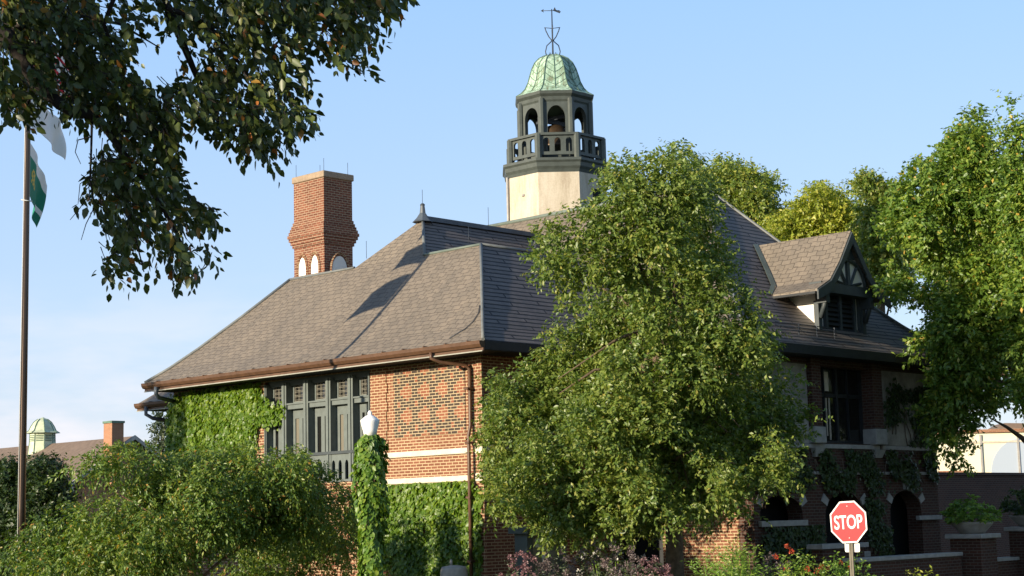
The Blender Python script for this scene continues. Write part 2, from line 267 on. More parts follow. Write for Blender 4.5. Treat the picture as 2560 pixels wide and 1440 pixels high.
# ------------------------------------------------------------------ mesh building
class MB:
    def __init__(s): s.v = []; s.f = []; s.sm = []
    def poly(s, pts, smooth=False):
        k = len(s.v); s.v += [tuple(float(c) for c in p) for p in pts]; s.f.append(tuple(range(k, k+len(pts)))); s.sm.append(smooth); return s
    def box(s, x0, x1, y0, y1, z0, z1):
        k = len(s.v)
        s.v += [(x0, y0, z0), (x1, y0, z0), (x1, y1, z0), (x0, y1, z0), (x0, y0, z1), (x1, y0, z1), (x1, y1, z1), (x0, y1, z1)]
        for q in ((0, 3, 2, 1), (4, 5, 6, 7), (0, 1, 5, 4), (1, 2, 6, 5), (2, 3, 7, 6), (3, 0, 4, 7)): s.f.append(tuple(k+i for i in q)); s.sm.append(False)
        return s
    def prism(s, pts, vec):                      # polygon extruded along vec
        a = [Vector(p) for p in pts]; w = Vector(vec); b = [p+w for p in a]; n = len(a); k = len(s.v)
        s.v += [tuple(p) for p in a+b]
        nrm = Vector((0, 0, 0))
        for i in range(n): nrm += a[i].cross(a[(i+1) % n])
        flip = nrm.dot(w) > 0
        A = list(range(k, k+n)); B = list(range(k+n, k+2*n))
        s.f.append(tuple(A[::-1] if flip else A)); s.f.append(tuple(B if flip else B[::-1])); s.sm += [False, False]
        for i in range(n):
            q = (A[i], A[(i+1) % n], B[(i+1) % n], B[i]); s.f.append(q if flip else q[::-1]); s.sm.append(False)
        return s
    def tube(s, path, r, n=6, cap=True):
        P = [Vector(p) for p in path]; rs = r if isinstance(r, (list, tuple)) else [r]*len(P)
        k = len(s.v); ref = None
        for i, p in enumerate(P):
            d = (P[min(i+1, len(P)-1)]-P[max(i-1, 0)])
            if d.length < 1e-9: d = Vector((0, 0, 1))
            d.normalize()
            if ref is None: ref = Vector((1, 0, 0)) if abs(d.x) < 0.8 else Vector((0, 1, 0))
            a = (ref-d*ref.dot(d)).normalized(); ref = a; b = d.cross(a)
            for j in range(n):
                t = 2*math.pi*j/n; s.v.append(tuple(p+(a*math.cos(t)+b*math.sin(t))*rs[i]))
        for i in range(len(P)-1):
            for j in range(n):
                s.f.append((k+i*n+j, k+i*n+(j+1) % n, k+(i+1)*n+(j+1) % n, k+(i+1)*n+j)); s.sm.append(n > 4)
        if cap:
            s.f.append(tuple(k+j for j in range(n))[::-1]); e = k+(len(P)-1)*n; s.f.append(tuple(e+j for j in range(n))); s.sm += [False, False]
        return s
    def lathe(s, prof, n, c, phase=0.0, smooth=True, caps=True):   # prof [(r,z)] low to high
        k = len(s.v)
        for r, z in prof:
            for j in range(n):
                t = phase+2*math.pi*j/n; s.v.append((c[0]+r*math.cos(t), c[1]+r*math.sin(t), z))
        for i in range(len(prof)-1):
            for j in range(n):
                s.f.append((k+i*n+j, k+i*n+(j+1) % n, k+(i+1)*n+(j+1) % n, k+(i+1)*n+j)); s.sm.append(smooth)
        if caps:
            s.f.append(tuple(k+j for j in range(n))[::-1]); e = k+(len(prof)-1)*n; s.f.append(tuple(e+j for j in range(n))); s.sm += [False, False]
        return s
    def obj(s, name, mat, parent=None, uv=True, bevel=0.0):
        me = bpy.data.meshes.new(name); me.from_pydata(s.v, [], s.f); me.update()
        me.polygons.foreach_set('use_smooth', s.sm)
        if uv:
            u = me.uv_layers.new(name='UVMap'); dat = np.zeros((len(me.loops), 2), np.float32)
            for p in me.polygons:
                n = p.normal
                if abs(n.z) > 0.97: t = Vector((1, 0, 0)); w = Vector((0, 1, 0))
                else:
                    t = Vector((-n.y, n.x, 0)).normalized(); w = n.cross(t)
                for li in p.loop_indices:
                    co = me.vertices[me.loops[li].vertex_index].co; dat[li] = (co.dot(t), co.dot(w))
            u.data.foreach_set('uv', dat.ravel())
        me.materials.append(mat)
        o = link(bpy.data.objects.new(name, me), parent)
        if bevel:
            m = o.modifiers.new('bevel', 'BEVEL'); m.width = bevel; m.segments = 1; m.limit_method = 'ANGLE'
        return o

def wloc(o):
    v = Vector((0, 0, 0))
    while o is not None: v = v+o.location; o = o.parent
    return v
def link(o, parent=None):
    COL.objects.link(o)
    if parent is not None:
        o.parent = parent; root = parent
        while root.parent is not None: root = root.parent
        if parent is root: o.matrix_parent_inverse = Matrix.Translation(-root.location)
    return o
def thing(name, label, cat, loc, group=None):
    o = bpy.data.objects.new(name, None); o.empty_display_size = 0.3; o.location = loc; COL.objects.link(o)
    o['label'] = label; o['category'] = cat
    if group: o['group'] = group
    return o
def tag(o, label=None, cat=None, group=None, kind=None):
    for k, v in (('label', label), ('category', cat), ('group', group), ('kind', kind)):
        if v: o[k] = v
    return o
def copy_tree(root, loc, label, group):
    r = root.copy(); COL.objects.link(r); r.location = loc; r['label'] = label
    if group: r['group'] = group
    for ch in list(root.children):
        c = ch.copy(); COL.objects.link(c); c.parent = r
        for gch in list(ch.children):
            d = gch.copy(); COL.objects.link(d); d.parent = c
    return r

# ---- leaves: many small folded blades in one mesh
def unit(a): return a/np.maximum(np.linalg.norm(a, axis=-1, keepdims=True), 1e-9)
def leaf_obj(name, P, D, N, L, W, mat, parent=None, fine=False):
    n = len(P); D = unit(D); S = unit(np.cross(D, N)); N = np.cross(S, D)
    L = np.broadcast_to(L, n)[:, None]; W = np.broadcast_to(W, n)[:, None]
    if fine:
        curl = rng.normal(0, 0.12, (n, 1))
        V = np.stack([P, P+D*L*0.30+S*W*0.46+N*W*0.14, P+D*L*0.66+S*W*0.36+N*(W*0.10+curl*L*0.3), P+D*L+N*curl*L*0.7,
                      P+D*L*0.66-S*W*0.36+N*(W*0.10+curl*L*0.3), P+D*L*0.30-S*W*0.46+N*W*0.14, P+D*L*0.5+N*curl*L*0.1], 1)
        F = [[0, 1, 6], [1, 2, 6], [2, 3, 6], [3, 4, 6], [4, 5, 6], [5, 0, 6]]; m = 7
    else:
        V = np.stack([P, P+D*L*0.45+S*W*0.5+N*W*0.16, P+D*L, P+D*L*0.45-S*W*0.5+N*W*0.16], 1); F = [[0, 1, 2], [0, 2, 3]]; m = 4
    F = np.array(F); nf = len(F)
    idx = (F[None]+(np.arange(n)*m)[:, None, None]).reshape(-1)
    me = bpy.data.meshes.new(name); me.vertices.add(n*m); me.vertices.foreach_set('co', V.astype(np.float32).ravel())
    me.loops.add(len(idx)); me.loops.foreach_set('vertex_index', idx.astype(np.int32))
    me.polygons.add(n*nf); me.polygons.foreach_set('loop_start', (np.arange(n*nf)*3).astype(np.int32))
    me.update(calc_edges=True); me.validate(); me.materials.append(mat)
    return link(bpy.data.objects.new(name, me), parent)

def wnoise(P, s, seed=0):
    r = np.random.default_rng(seed); a = 0
    for k in range(5):
        w = r.normal(0, 1, 3)*s*(1+0.35*k); a = a+np.sin(P@w+r.uniform(0, 6.28))/(1+0.3*k)
    return a/2.2

def sprigs(O, Dr, length, nl, droop, spread=0.8, flat=0.5, out=None):
    """leaves set along twigs: base points, leaf directions, normals"""
    n = len(O); t = np.linspace(0.1, 1.0, nl)[None, :, None]
    ln = (length*rng.uniform(0.6, 1.3, n))[:, None, None]
    Dd = unit(Dr)[:, None, :]
    P = O[:, None, :]+Dd*t*ln; P = P+np.array([0, 0, -1])*(t**2)*ln*droop
    P = P+rng.normal(0, 0.012, P.shape)
    side = rng.normal(0, 1, P.shape); side -= Dd*np.sum(side*Dd, -1, keepdims=True)
    LD = unit(Dd*0.6+unit(side)*spread+np.array([0, 0, -0.35-droop*0.5]))
    NN = unit(rng.normal(0, 0.5, P.shape)+(np.array([-0.25, -0.15, flat])+Dd*0.5 if out is None else out[:, None, :]*1.05+np.array([0, 0, flat*0.8])))
    return P.reshape(-1, 3), LD.reshape(-1, 3), NN.reshape(-1, 3)

def crown(name, clumps, nspr, leaf, mat, parent, droop=0.15, length=0.35, nl=9, gap=-0.35, gs=1.2, seed=1, updir=0.35, shell=0.45, aspect=0.52, spread=0.8, fine=False, flat=0.5):
    C = np.array(clumps); w = C[:, 3]**2; k = rng.choice(len(C), nspr, p=w/w.sum())
    d = unit(rng.normal(0, 1, (nspr, 3))); rad = np.maximum(C[k, 3:4]-0.42*length, C[k, 3:4]*0.45)*(shell+(1.04-shell)*rng.uniform(0, 1, (nspr, 1))**0.6)
    lump = 1+0.24*wnoise(d*3+k[:, None]*1.7, 1.3, seed+9)[:, None]
    O = C[k, :3]+d*rad*lump
    keep = wnoise(O, gs, seed) > gap+rng.normal(0, 0.12, nspr); O = O[keep]; d = d[keep]
    Dr = unit(d+np.array([0, 0, updir])+rng.normal(0, 0.45, d.shape))
    P, LD, NN = sprigs(O, Dr, length, nl, droop, spread, flat, d)
    n = len(P); L = leaf*rng.uniform(0.65, 1.25, n)
    return leaf_obj(name, P, LD, NN, L, L*aspect, mat, parent, fine)

def clumps_px(lst, D, ds, layers=3, seed=0, shrink=1.0):
    r = np.random.default_rng(seed); out = []
    for (x, y, rp) in lst:
        for j in range(layers):
            off = (j/(layers-1)*2-1 if layers > 1 else 0)*ds+r.uniform(-0.3, 0.3)
            q = at(x+r.uniform(-.12, .12)*rp, y+r.uniform(-.12, .12)*rp, D+off*min(1.0, 0.5+rp/140)); out.append((*q, rp*D/FPX*shrink))
    return out

def plumes(cl, rmin=0.5, seed=0, sub=0.40, place=0.80):
    """break big crown lobes into separate leafy plumes round a loose core"""
    r = np.random.default_rng(seed); out = []
    for (x, y, z, q) in cl:
        if q < rmin: out.append((x, y, z, q)); continue
        n = int(10+q*8); out.append((x, y, z, q*0.42))
        for i in range(n):
            u = 1-2*(i+0.5)/n; a = i*2.39996+r.uniform(0, 6.28)*0.15; h = math.sqrt(1-u*u); k = place*r.uniform(0.85, 1.15)
            out.append((x+q*k*h*math.cos(a), y+q*k*h*math.sin(a), z+q*k*u*1.05, q*sub*r.uniform(0.75, 1.2)))
    return out

def limbs(mb, base, top, r0, targets, r1=0.03, sag=0.0, n=7):
    b = Vector(base); t = Vector(top); mid = b.lerp(t, 0.5)+Vector((random.uniform(-.1, .1), random.uniform(-.1, .1), 0))
    mb.tube([b+Vector((0, 0, -0.1)), b+Vector((0, 0, 0.15)), mid, t], [r0*1.5, r0*1.1, r0*0.85, r0*0.55], 10)
    for tg in targets:
        s0 = b.lerp(t, random.uniform(0.45, 1.0)); g_ = s0.lerp(Vector(tg), 0.78); m1 = s0.lerp(g_, 0.5)+Vector((random.uniform(-.3, .3), random.uniform(-.3, .3), random.uniform(0, .4)-sag))
        mb.tube([s0, s0.lerp(m1, .5)+Vector((0, 0, .08)), m1, g_], [r0*0.30, r0*0.23, r0*0.15, r1*0.3], n)
    return mb

# ================================================================== THE SETTING
gm = MB(); S_ = 1500
gm.poly([(-S_, -S_, 0), (S_, -S_, 0), (S_, S_, 0), (-S_, S_, 0)])
tag(gm.obj('ground', M['lawn'], uv=False), kind='structure')
pm = MB(); pm.poly([(27, 9, 0.008), (60, 9, 0.008), (60, 12.2, 0.008), (27, 12.2, 0.008)])
tag(pm.obj('pavement', M['concrete'], uv=False), kind='structure')
rm = MB(); rm.poly([(-60, 1.5, 0.004), (200, 1.5, 0.004), (200, 8.6, 0.004), (-60, 8.6, 0.004)])
tag(rm.obj('road', M['asphalt'], uv=False), kind='structure')
km = MB().box(-60, 200, 8.6, 8.75, 0.0, 0.13); tag(km.obj('kerb', M['concrete'], uv=False), kind='structure')
bm_ = MB().box(24.5, 37.5, 17.0, 20.6, 0.0, 0.12); tag(bm_.obj('flower_bed_soil', M['soil'], uv=False), kind='structure')

# ================================================================== THE HALL
H = 2.5
hall = thing('brick_hall', 'red brick hall with grey slate hipped roofs, tall chimney and octagonal belfry', 'building', (33, 30, 0))
def strip_wall(ax, c0, c1, a0, a1, z0, z1, ops):
    """wall slab between c0..c1 on the axis it faces, spanning a0..a1; ops = (a0,a1,zs,zt,arch)"""
    mb = MB()
    def bx(p, q, s, t):
        if q-p > 1e-4 and t-s > 1e-4:
            mb.box(c0, c1, p, q, s, t) if ax == 'x' else mb.box(p, q, c0, c1, s, t)
    cuts = sorted(set([a0, a1]+[o[0] for o in ops]+[o[1] for o in ops]))
    for p, q in zip(cuts[:-1], cuts[1:]):
        hs = sorted([o for o in ops if o[0] <= p+1e-6 and o[1] >= q-1e-6], key=lambda o: o[2]); z = z0
        for o in hs:
            bx(p, q, z, o[2]); z = o[3]
            if len(o) > 4 and o[4]:
                w = (q-p)/2; cx = (p+q)/2; rise = o[4]; N = 12
                for sgn in (-1, 1):
                    pts = [(cx+sgn*w, o[3]-rise), (cx+sgn*w, o[3])]
                    pts += [(cx+sgn*w*math.sin(math.pi/2*i/N), o[3]-rise+rise*math.cos(math.pi/2*i/N)) for i in range(0, N)]
                    P3 = [(c0, a, z_) if ax == 'x' else (a, c0, z_) for a, z_ in pts]
                    mb.prism(P3, (c1-c0, 0, 0) if ax == 'x' else (0, c1-c0, 0))
        bx(p, q, z, z1)
    return mb
WX, WY0, WY1 = 28.16, 28.18, 40.95           # left wing faces
EZ = 6.62
WIN = (32.2, 36.62, 3.55, 6.38)
strip_wall('x', WX, WX+0.45, WY0+0.003, WY1, 0, EZ-0.1, [WIN]).obj('brick_wall', M['brick'], hall)
MB().box(WX+0.004, 33.2, WY0, WY0+0.4, 0, EZ-0.1).obj('brick_wall', M['brick'], hall)
MB().box(WX+0.004, 36, WY1-0.4, WY1+0.002, 0, EZ-0.1).obj('brick_wall', M['brick'], hall)
# patterned panel, proud of the wall with corbelled left edge
MB().box(WX-0.02, WX+0.1, 28.74, 31.32, 4.58, 6.32).obj('patterned_brick_panel', M['brick_diaper'], hall)
tb = MB()
for i in range(9): tb.box(WX-0.03, WX+0.1, 31.55+(0.05 if i % 2 else 0), 32.2, 4.3+i*0.24, 4.3+(i+1)*0.24-0.003)
tb.obj('brick_quoin', M['brick'], hall)
for z0, z1 in ((4.08, 4.22), (3.42, 3.56)):
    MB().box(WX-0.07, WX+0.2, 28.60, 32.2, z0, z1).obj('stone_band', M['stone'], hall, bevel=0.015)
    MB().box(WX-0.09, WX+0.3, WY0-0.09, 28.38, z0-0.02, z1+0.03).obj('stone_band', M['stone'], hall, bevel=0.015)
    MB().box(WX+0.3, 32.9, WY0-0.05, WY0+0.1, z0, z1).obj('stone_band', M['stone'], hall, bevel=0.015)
cp = MB().box(WX-0.035, WX+0.1, WY0-0.035, 28.33, 0, 6.5); cp.obj('corner_pier', M['brick'], hall)

def hip_roof(x0, x1, y0, y1, z0, prof, close=False):
    """returns dict of side -> MB, rings inset by prof=[(inset,dz)]"""
    S = {k: MB() for k in 'wesn'}; rings = [[(x0+t, y0+t, z0+h), (x1-t, y0+t, z0+h), (x1-t, y1-t, z0+h), (x0+t, y1-t, z0+h)] for t, h in prof]
    for a, b in zip(rings[:-1], rings[1:]):
        for k, (i, j) in dict(s=(0, 1), e=(1, 2), n=(2, 3), w=(3, 0)).items():
            S[k].poly([a[i], a[j], b[j], b[i]])
    return S, rings
XE, YE0, YE1 = 27.36, 27.30, 41.25
prof = [(0, 0), (0.5, 0.40), (1.1, 0.96), (2.0, 1.88), (3.0, 2.95)]
S, rg = hip_roof(XE, 37.2, YE0, YE1, 6.65, prof)
ZD = 9.60
S['w'].poly([(30.36, 32.46, ZD), (31.66, 33.9, 10.95), (30.36, 35.36, ZD)][::-1])
S['w'].obj('roof', M['slate_w'], hall)
SS = MB(); SS.v = S['s'].v; SS.f = S['s'].f; SS.sm = S['s'].sm; SS.obj('roof', M['slate_s'], hall)
S['n'].obj('roof', M['slate_s'], hall)
t_ = rg[-1]; MB().poly(t_).obj('roof_deck', M['lead'], hall)
g1 = MB().poly([(30.36, 32.46, ZD), (36.9, 32.46, ZD), (36.9, 33.9, 10.95), (31.66, 33.9, 10.95)]); g1.obj('roof', M['slate_s'], hall)
g2 = MB().poly([(36.9, 35.36, ZD), (30.36, 35.36, ZD), (31.66, 33.9, 10.95), (36.9, 33.9, 10.95)]); g2.obj('roof', M['slate_s'], hall)
ringc = lambda i: [r[i] for r in rg]
for i in (0, 3): MB().tube([Vector(p)+Vector((0, 0, .02)) for p in ringc(i)], 0.045, 6).obj('hip_capping', M['lead'], hall)
MB().tube([(30.36, 30.3, ZD+.02), (30.36, 32.46, ZD+.02)], 0.04).obj('ridge_capping', M['flash_green'], hall)
MB().tube([(30.36, 35.36, ZD+.02), (30.36, 38.25, ZD+.02)], 0.04).obj('ridge_capping', M['lead'], hall)
MB().tube([(30.36, 30.3, ZD+.02), (33.0, 30.3, ZD+.02)], 0.04).obj('ridge_capping', M['lead'], hall)
MB().tube([(30.36, 32.46, ZD), (31.66, 33.9, 10.97)], 0.05).obj('hip_capping', M['lead'], hall)
MB().box(31.66, 36.7, 33.78, 34.02, 10.90, 11.03).obj('ridge_capping', M['lead_dark'], hall)
MB().lathe([(0.30, 10.86), (0.17, 10.99), (0.085, 11.12), (0.06, 11.33), (0.075, 11.36), (0.04, 11.4)], 8, (31.66, 33.9), smooth=False).obj('roof_finial', M['lead_dark'], hall)
def rod(x, y, z, h=0.6): MB().tube([(x, y, z), (x, y, z+h)], 0.007, 5).obj('lightning_rod', M['iron'], hall)
rod(31.66, 33.9, 11.4, 0.4); rod(30.5, 35.0, 9.85, 0.5); rod(30.36, 30.75, ZD, 0.55); rod(34.3, 33.9, 11.0, 0.6)
cab = []
for px_, py_ in ((1199, 752), (1196, 772), (1183, 795), (1163, 815), (1140, 832), (1124, 845)):
    d_ = ray(px_, py_); k_ = (6.65-2.5-XE)/(d_[2]-d_[0])*1.0; p_ = EYE+d_*k_; t_i = p_[0]-XE
    zz_ = np.interp(t_i, [a for a, b in prof], [b for a, b in prof])+6.65; cab.append((p_[0], p_[1], zz_+0.03))
MB().tube(cab, 0.011, 5).obj('lightning_cable', M['iron'], hall)
# eaves of the wing: soffit, fascia, gutter
def eaves(x, y0, y1, wall, parent, south=None, z=6.62, n_end=True):
    MB().box(x+0.02, wall+0.1, y0+0.02, y1-0.02, z-0.20, z-0.14).obj('eaves_soffit', M['soffit'], parent)
    MB().box(x, x+0.05, y0, y1, z-0.21, z+0.01).obj('fascia_board', M['gutter'], parent)
    MB().box(x-0.03, x-0.001, y0+0.01, y1-0.01, z-0.232, z-0.207).obj('fascia_trim', M['trim_line'], parent)
    gp = [(x-0.13, y0, z+0.02), (x-0.12, y0, z-0.06), (x-0.07, y0, z-0.13), (x-0.004, y0, z-0.14), (x-0.004, y0, z+0.005), (x-0.10, y0, z+0.005)]
    gmb = MB().prism(gp, (0, y1-y0, 0))
    nb = int((y1-y0)/0.75)
    for i in range(nb): yy = y0+0.4+i*0.75; gmb.box(x-0.137, x+0.05, yy, yy+0.03, z+0.021, z+0.045)
    gmb.obj('gutter', M['gutter'], parent)
eaves(XE, YE0, YE1, WX, hall)
MB().box(WX, 33.0, YE0+0.03, WY0+0.05, EZ-0.20, EZ-0.145).obj('eaves_soffit', M['soffit'], hall)
MB().box(XE+0.06, 33.0, YE0, YE0+0.05, EZ-0.18, EZ+0.02).obj('fascia_board', M['black_timber'], hall)
MB().box(WX, 36.0, WY1+0.02, YE1-0.03, EZ-0.20, EZ-0.145).obj('eaves_soffit', M['soffit'], hall)
MB().box(XE+0.06, 36.0, YE1-0.05, YE1, EZ-0.18, EZ+0.02).obj('fascia_board', M['gutter'], hall)
fr = MB().box(WX-0.06, WX+0.2, WY0, WY1, 6.41, 6.44); fr.obj('wall_plate', M['black_timber'], hall)
MB().tube([(27.28, 29.0, 6.5), (27.28, 29.0, 6.36), (27.45, 28.85, 6.26), (28.0, 28.55, 6.2), (28.07, 28.5, 6.1), (28.07, 28.5, 4.75), (28.0, 28.5, 4.5), (28.0, 28.5, 0)], 0.045, 8).obj('downpipe', M['gutter'], hall)
for z in (5.6, 4.3, 3.0, 1.5): MB().box(27.93, 28.17, 28.43, 28.57, z, z+0.05).obj('pipe_bracket', M['gutter'], hall)
MB().tube([(27.28, 40.55, 6.5), (27.28, 40.55, 6.30), (27.4, 40.6, 6.2), (28.1, 40.8, 6.12)], 0.06, 8).obj('downpipe', M['lead_dark'], hall)
# window group of five bays
MB().box(WX+0.10, WX+0.4, WIN[0], WIN[1], 6.22, 6.38).obj('window_head', M['green_paint'], hall)
posts = [32.24, 33.0, 33.9, 34.83, 35.76, 36.58]
for i, y in enumerate(posts):
    w = 0.10 if 0 < i < 5 else 0.05
    p = MB()
    p.box(WX-0.02, WX+0.3, y-w, y-w*0.35, 3.55, 6.3); p.box(WX-0.05, WX+0.3, y-w*0.35+0.003, y+w*0.35-0.003, 3.55, 6.3); p.box(WX-0.02, WX+0.3, y+w*0.35, y+w, 3.55, 6.3)
    p.obj('window_post', M['green_light'], hall)
def window_bay(y0, y1, k):
    f = MB(); xb = WX+0.2
    f.box(xb-0.17, xb+0.1, y0, y1, 5.57, 5.69); f.box(xb-0.21, xb+0.1, y0, y1, 5.69, 5.73)          # transom
    f.box(xb, xb+0.06, y0, y0+0.07, 5.73, 6.22); f.box(xb, xb+0.06, y1-0.07, y1, 5.73, 6.22); f.box(xb, xb+0.06, y0+0.07, y1-0.07, 5.73, 5.78)
    f.box(xb, xb+0.06, y0, y1, 5.32, 5.565)
    f.box(xb, xb+0.06, y0, y0+0.12, 4.36, 5.32); f.box(xb, xb+0.06, y1-0.12, y1, 4.36, 5.32)
    m = (y0+y1)/2; f.box(xb-0.01, xb+0.07, m-0.075, m+0.075, 4.36, 5.32)
    w = f.obj('window', M['green_light'], hall)
    a = MB().box(xb+0.03, xb+0.04, y0+0.07, y1-0.07, 5.78, 6.22).obj('upper_pane', M['glass'], w)
    ld = MB(); n = 3; pw = (y1-y0-0.14)
    for r_ in range(4):
        for dz in (-0.018, 0.018): ld.box(xb+0.018, xb+0.028, y0+0.07, y1-0.07, 5.80+r_*0.125+dz, 5.809+r_*0.125+dz)
    for c_ in range(4):
        for dy in (-0.022, 0.022): yy = y0+0.1+c_*(pw-0.06)/3+dy; ld.box(xb+0.016, xb+0.0265, yy-0.005, yy+0.005, 5.78, 6.22)
    ld.obj('leading', M['leading'], w)
    MB().box(xb+0.03, xb+0.04, y0+0.12, m-0.075, 4.36, 5.32).obj('pane', M['glass'] if k % 2 else M['glass_warm'], w)
    MB().box(xb+0.03, xb+0.04, m+0.075, y1-0.12, 4.36, 5.32).obj('pane', M['glass_warm'] if k % 2 else M['glass'], w)
for k in range(5):
    wa = 0.10 if k > 0 else 0.05; wb = 0.10 if k < 4 else 0.05
    window_bay(posts[k]+wa, posts[k+1]-wb, k)
MB().box(WX-0.06, WX+0.4, WIN[0]+0.003, WIN[1]-0.003, 4.28, 4.355).obj('window_sill', M['dark_paint'], hall)
ap = strip_wall('x', WX-0.005, WX+0.05, WIN[0]+0.003, WIN[1]-0.003, 3.56, 4.278, [(WIN[0]+0.12+i*0.265, WIN[0]+0.25+i*0.265, 3.62, 4.12, 0.13) for i in range(16)])
ap.obj('pierced_apron', M['green_light'], hall)
MB().box(WX+0.1, WX+0.12, WIN[0], WIN[1], 3.56, 4.28).obj('apron_backing', M['void'], hall)
MB().box(WX+0.5, WX+0.55, WIN[0], WIN[1], 3.5, 6.4).obj('dark_interior', M['void'], hall)

# ---- main block
MX0, MX1, MY0, MY1 = 32.9, 41.55, 23.8, 45.0
EX0, EX1, EY0 = 32.05, 42.35, 23.08
arches = [(33.15, 34.95, 2.30, 2.92, 0.5), (35.95, 37.72, 1.45, 2.98, 0.62), (39.02, 40.62, 1.05, 3.0, 0.62)]
ops = arches+[(35.85, 38.25, 4.22, 6.18)]
# split so overlapping columns are handled one storey at a time
strip_wall('y', MY0, MY0+0.45, MX0, MX1, 0, 3.42, arches).obj('brick_wall', M['brick_shaded'], hall)
strip_wall('y', MY0+0.001, MY0+0.45, MX0, MX1, 3.42, 6.5, [ops[3]]).obj('brick_wall', M['brick_shaded'], hall)
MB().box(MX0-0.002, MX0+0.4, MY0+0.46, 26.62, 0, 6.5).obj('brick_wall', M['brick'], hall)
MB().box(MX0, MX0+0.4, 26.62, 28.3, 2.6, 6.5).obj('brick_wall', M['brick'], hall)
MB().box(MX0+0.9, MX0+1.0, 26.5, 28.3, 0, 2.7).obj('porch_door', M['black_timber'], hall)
MB().box(MX1-0.4, MX1+0.002, MY0+0.46, MY1, 0, 6.5).obj('brick_wall', M['brick_shaded'], hall)
MB().box(MX0+0.4, MX1-0.4, MY0+0.75, MY0+0.8, 0, 6.5).obj('dark_interior', M['void'], hall)
for z0, z1 in ((4.08, 4.19), (3.42, 3.50)):
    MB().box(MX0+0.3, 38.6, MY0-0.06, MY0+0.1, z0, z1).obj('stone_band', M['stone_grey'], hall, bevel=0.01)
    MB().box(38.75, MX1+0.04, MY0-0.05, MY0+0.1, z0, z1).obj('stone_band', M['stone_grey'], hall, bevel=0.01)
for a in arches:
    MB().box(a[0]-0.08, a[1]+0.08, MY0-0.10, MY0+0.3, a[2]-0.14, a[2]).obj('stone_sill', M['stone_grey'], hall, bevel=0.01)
    cx = (a[0]+a[1])/2; w = (a[1]-a[0])/2
    for ang in (-58, 0, 58):
        s_, c_ = math.sin(R(ang)), math.cos(R(ang)); r0 = 1.04; r1 = 1.34 if ang else 1.3
        hw = 0.09; pts = []
        for rr, sg in ((r0, -1), (r1, -1.25), (r1, 1.25), (r0, 1)):
            px_ = cx+s_*w*rr+c_*hw*sg; pz = a[3]-a[4]+c_*(a[4]+(rr-1)*w)-s_*hw*sg
            pts.append((px_, MY0-0.03, pz))
        MB().prism(pts, (0, 0.1, 0)).obj('keystone', M['stone_grey'], hall)
MB().box(40.3, 41.5, MY0-0.12, MY0-0.002, 2.2, 2.32).obj('stone_ledge', M['stone_grey'], hall, bevel=0.01)
# upper window, piers, stucco panels
for x0, x1 in ((35.42, 35.84), (38.26, 38.72)):
    MB().box(x0, x1, MY0-0.14, MY0+0.2, 4.62, 6.45).obj('window_pier', M['brick_shaded'], hall)
    MB().box(x0-0.05, x1+0.05, MY0-0.20, MY0+0.25, 4.20, 4.62).obj('pier_base', M['stone_grey'], hall, bevel=0.02)
    MB().prism([(x0, MY0-0.16, 4.08), (x1, MY0-0.16, 4.08), (x1-0.08, MY0-0.08, 3.86), (x0+0.08, MY0-0.08, 3.86)], (0, 0.2, 0)).obj('stone_corbel', M['stone_grey'], hall)
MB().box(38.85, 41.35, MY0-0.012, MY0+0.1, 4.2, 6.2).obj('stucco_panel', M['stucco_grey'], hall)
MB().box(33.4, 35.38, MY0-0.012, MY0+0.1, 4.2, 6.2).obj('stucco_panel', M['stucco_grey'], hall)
w = MB(); yb = MY0+0.2
for x in (35.86, 37.0, 38.15): w.box(x, x+0.1, yb, yb+0.1, 4.22, 6.18)
w.box(35.96, 38.15, yb+0.003, yb+0.09, 5.42, 5.52); w.box(35.96, 38.15, yb+0.003, yb+0.09, 4.22, 4.30)
for x in (36.45, 37.55): w.box(x, x+0.05, yb+0.003, yb+0.09, 4.3, 6.18)
wo = w.obj('window', M['black_timber'], hall)
MB().box(35.96, 38.15, yb+0.05, yb+0.06, 4.3, 5.42).obj('pane', M['glass'], wo); MB().box(35.96, 38.15, yb+0.05, yb+0.06, 5.52, 6.18).obj('upper_pane', M['glass'], wo)
cu_ = MB()
cu_.box(36.52, 36.545, yb-0.012, yb+0.02, 4.42, 5.40); cu_.box(36.66, 36.685, yb-0.012, yb+0.02, 4.32, 5.40); cu_.box(36.53, 36.72, yb+0.025, yb+0.03, 5.58, 6.08)
cu_.obj('pale_curtain', M['stone'], wo)
# main roof
mp = [(0, 0), (0.6, 0.42), (1.3, 1.05), (2.6, 2.32), (5.13, 5.16)]
S2, rg2 = hip_roof(EX0, EX1, EY0, 43.2, 6.56, mp)
S2['w'].obj('roof', M['slate_w'], hall); S2['s'].obj('roof', M['slate_s'], hall); S2['e'].obj('roof', M['slate_w'], hall)
MB().poly(rg2[-1]).obj('roof_deck', M['lead'], hall)
for i in (0, 1): MB().tube([Vector(r[i])+Vector((0, 0, .02)) for r in rg2], 0.045, 6).obj('hip_capping', M['lead'], hall)
MB().tube([Vector(rg2[-1][0])+Vector((0, 0, .02)), Vector(rg2[-1][3])+Vector((0, 0, .02))], 0.06).obj('ridge_capping', M['flash_green'], hall)
MB().tube([(36.3, 33.9, 10.97), (34.7, 32.46, 9.62)], 0.05).obj('valley_flashing', M['lead'], hall)
MB().box(EX0+0.02, EX1-0.02, EY0+0.02, MY0+0.1, 6.36, 6.42).obj('eaves_soffit', M['soffit'], hall)
MB().box(EX0, EX1, EY0-0.02, EY0+0.04, 6.34, 6.57).obj('fascia_board', M['black_timber'], hall)
MB().box(EX0-0.02, EX0+0.04, EY0+0.04, 28.0, 6.34, 6.57).obj('fascia_board', M['black_timber'], hall)
MB().box(EX0+0.02, MX0+0.1, MY0, 28.0, 6.37, 6.43).obj('eaves_soffit', M['soffit'], hall)
sg_ = MB()
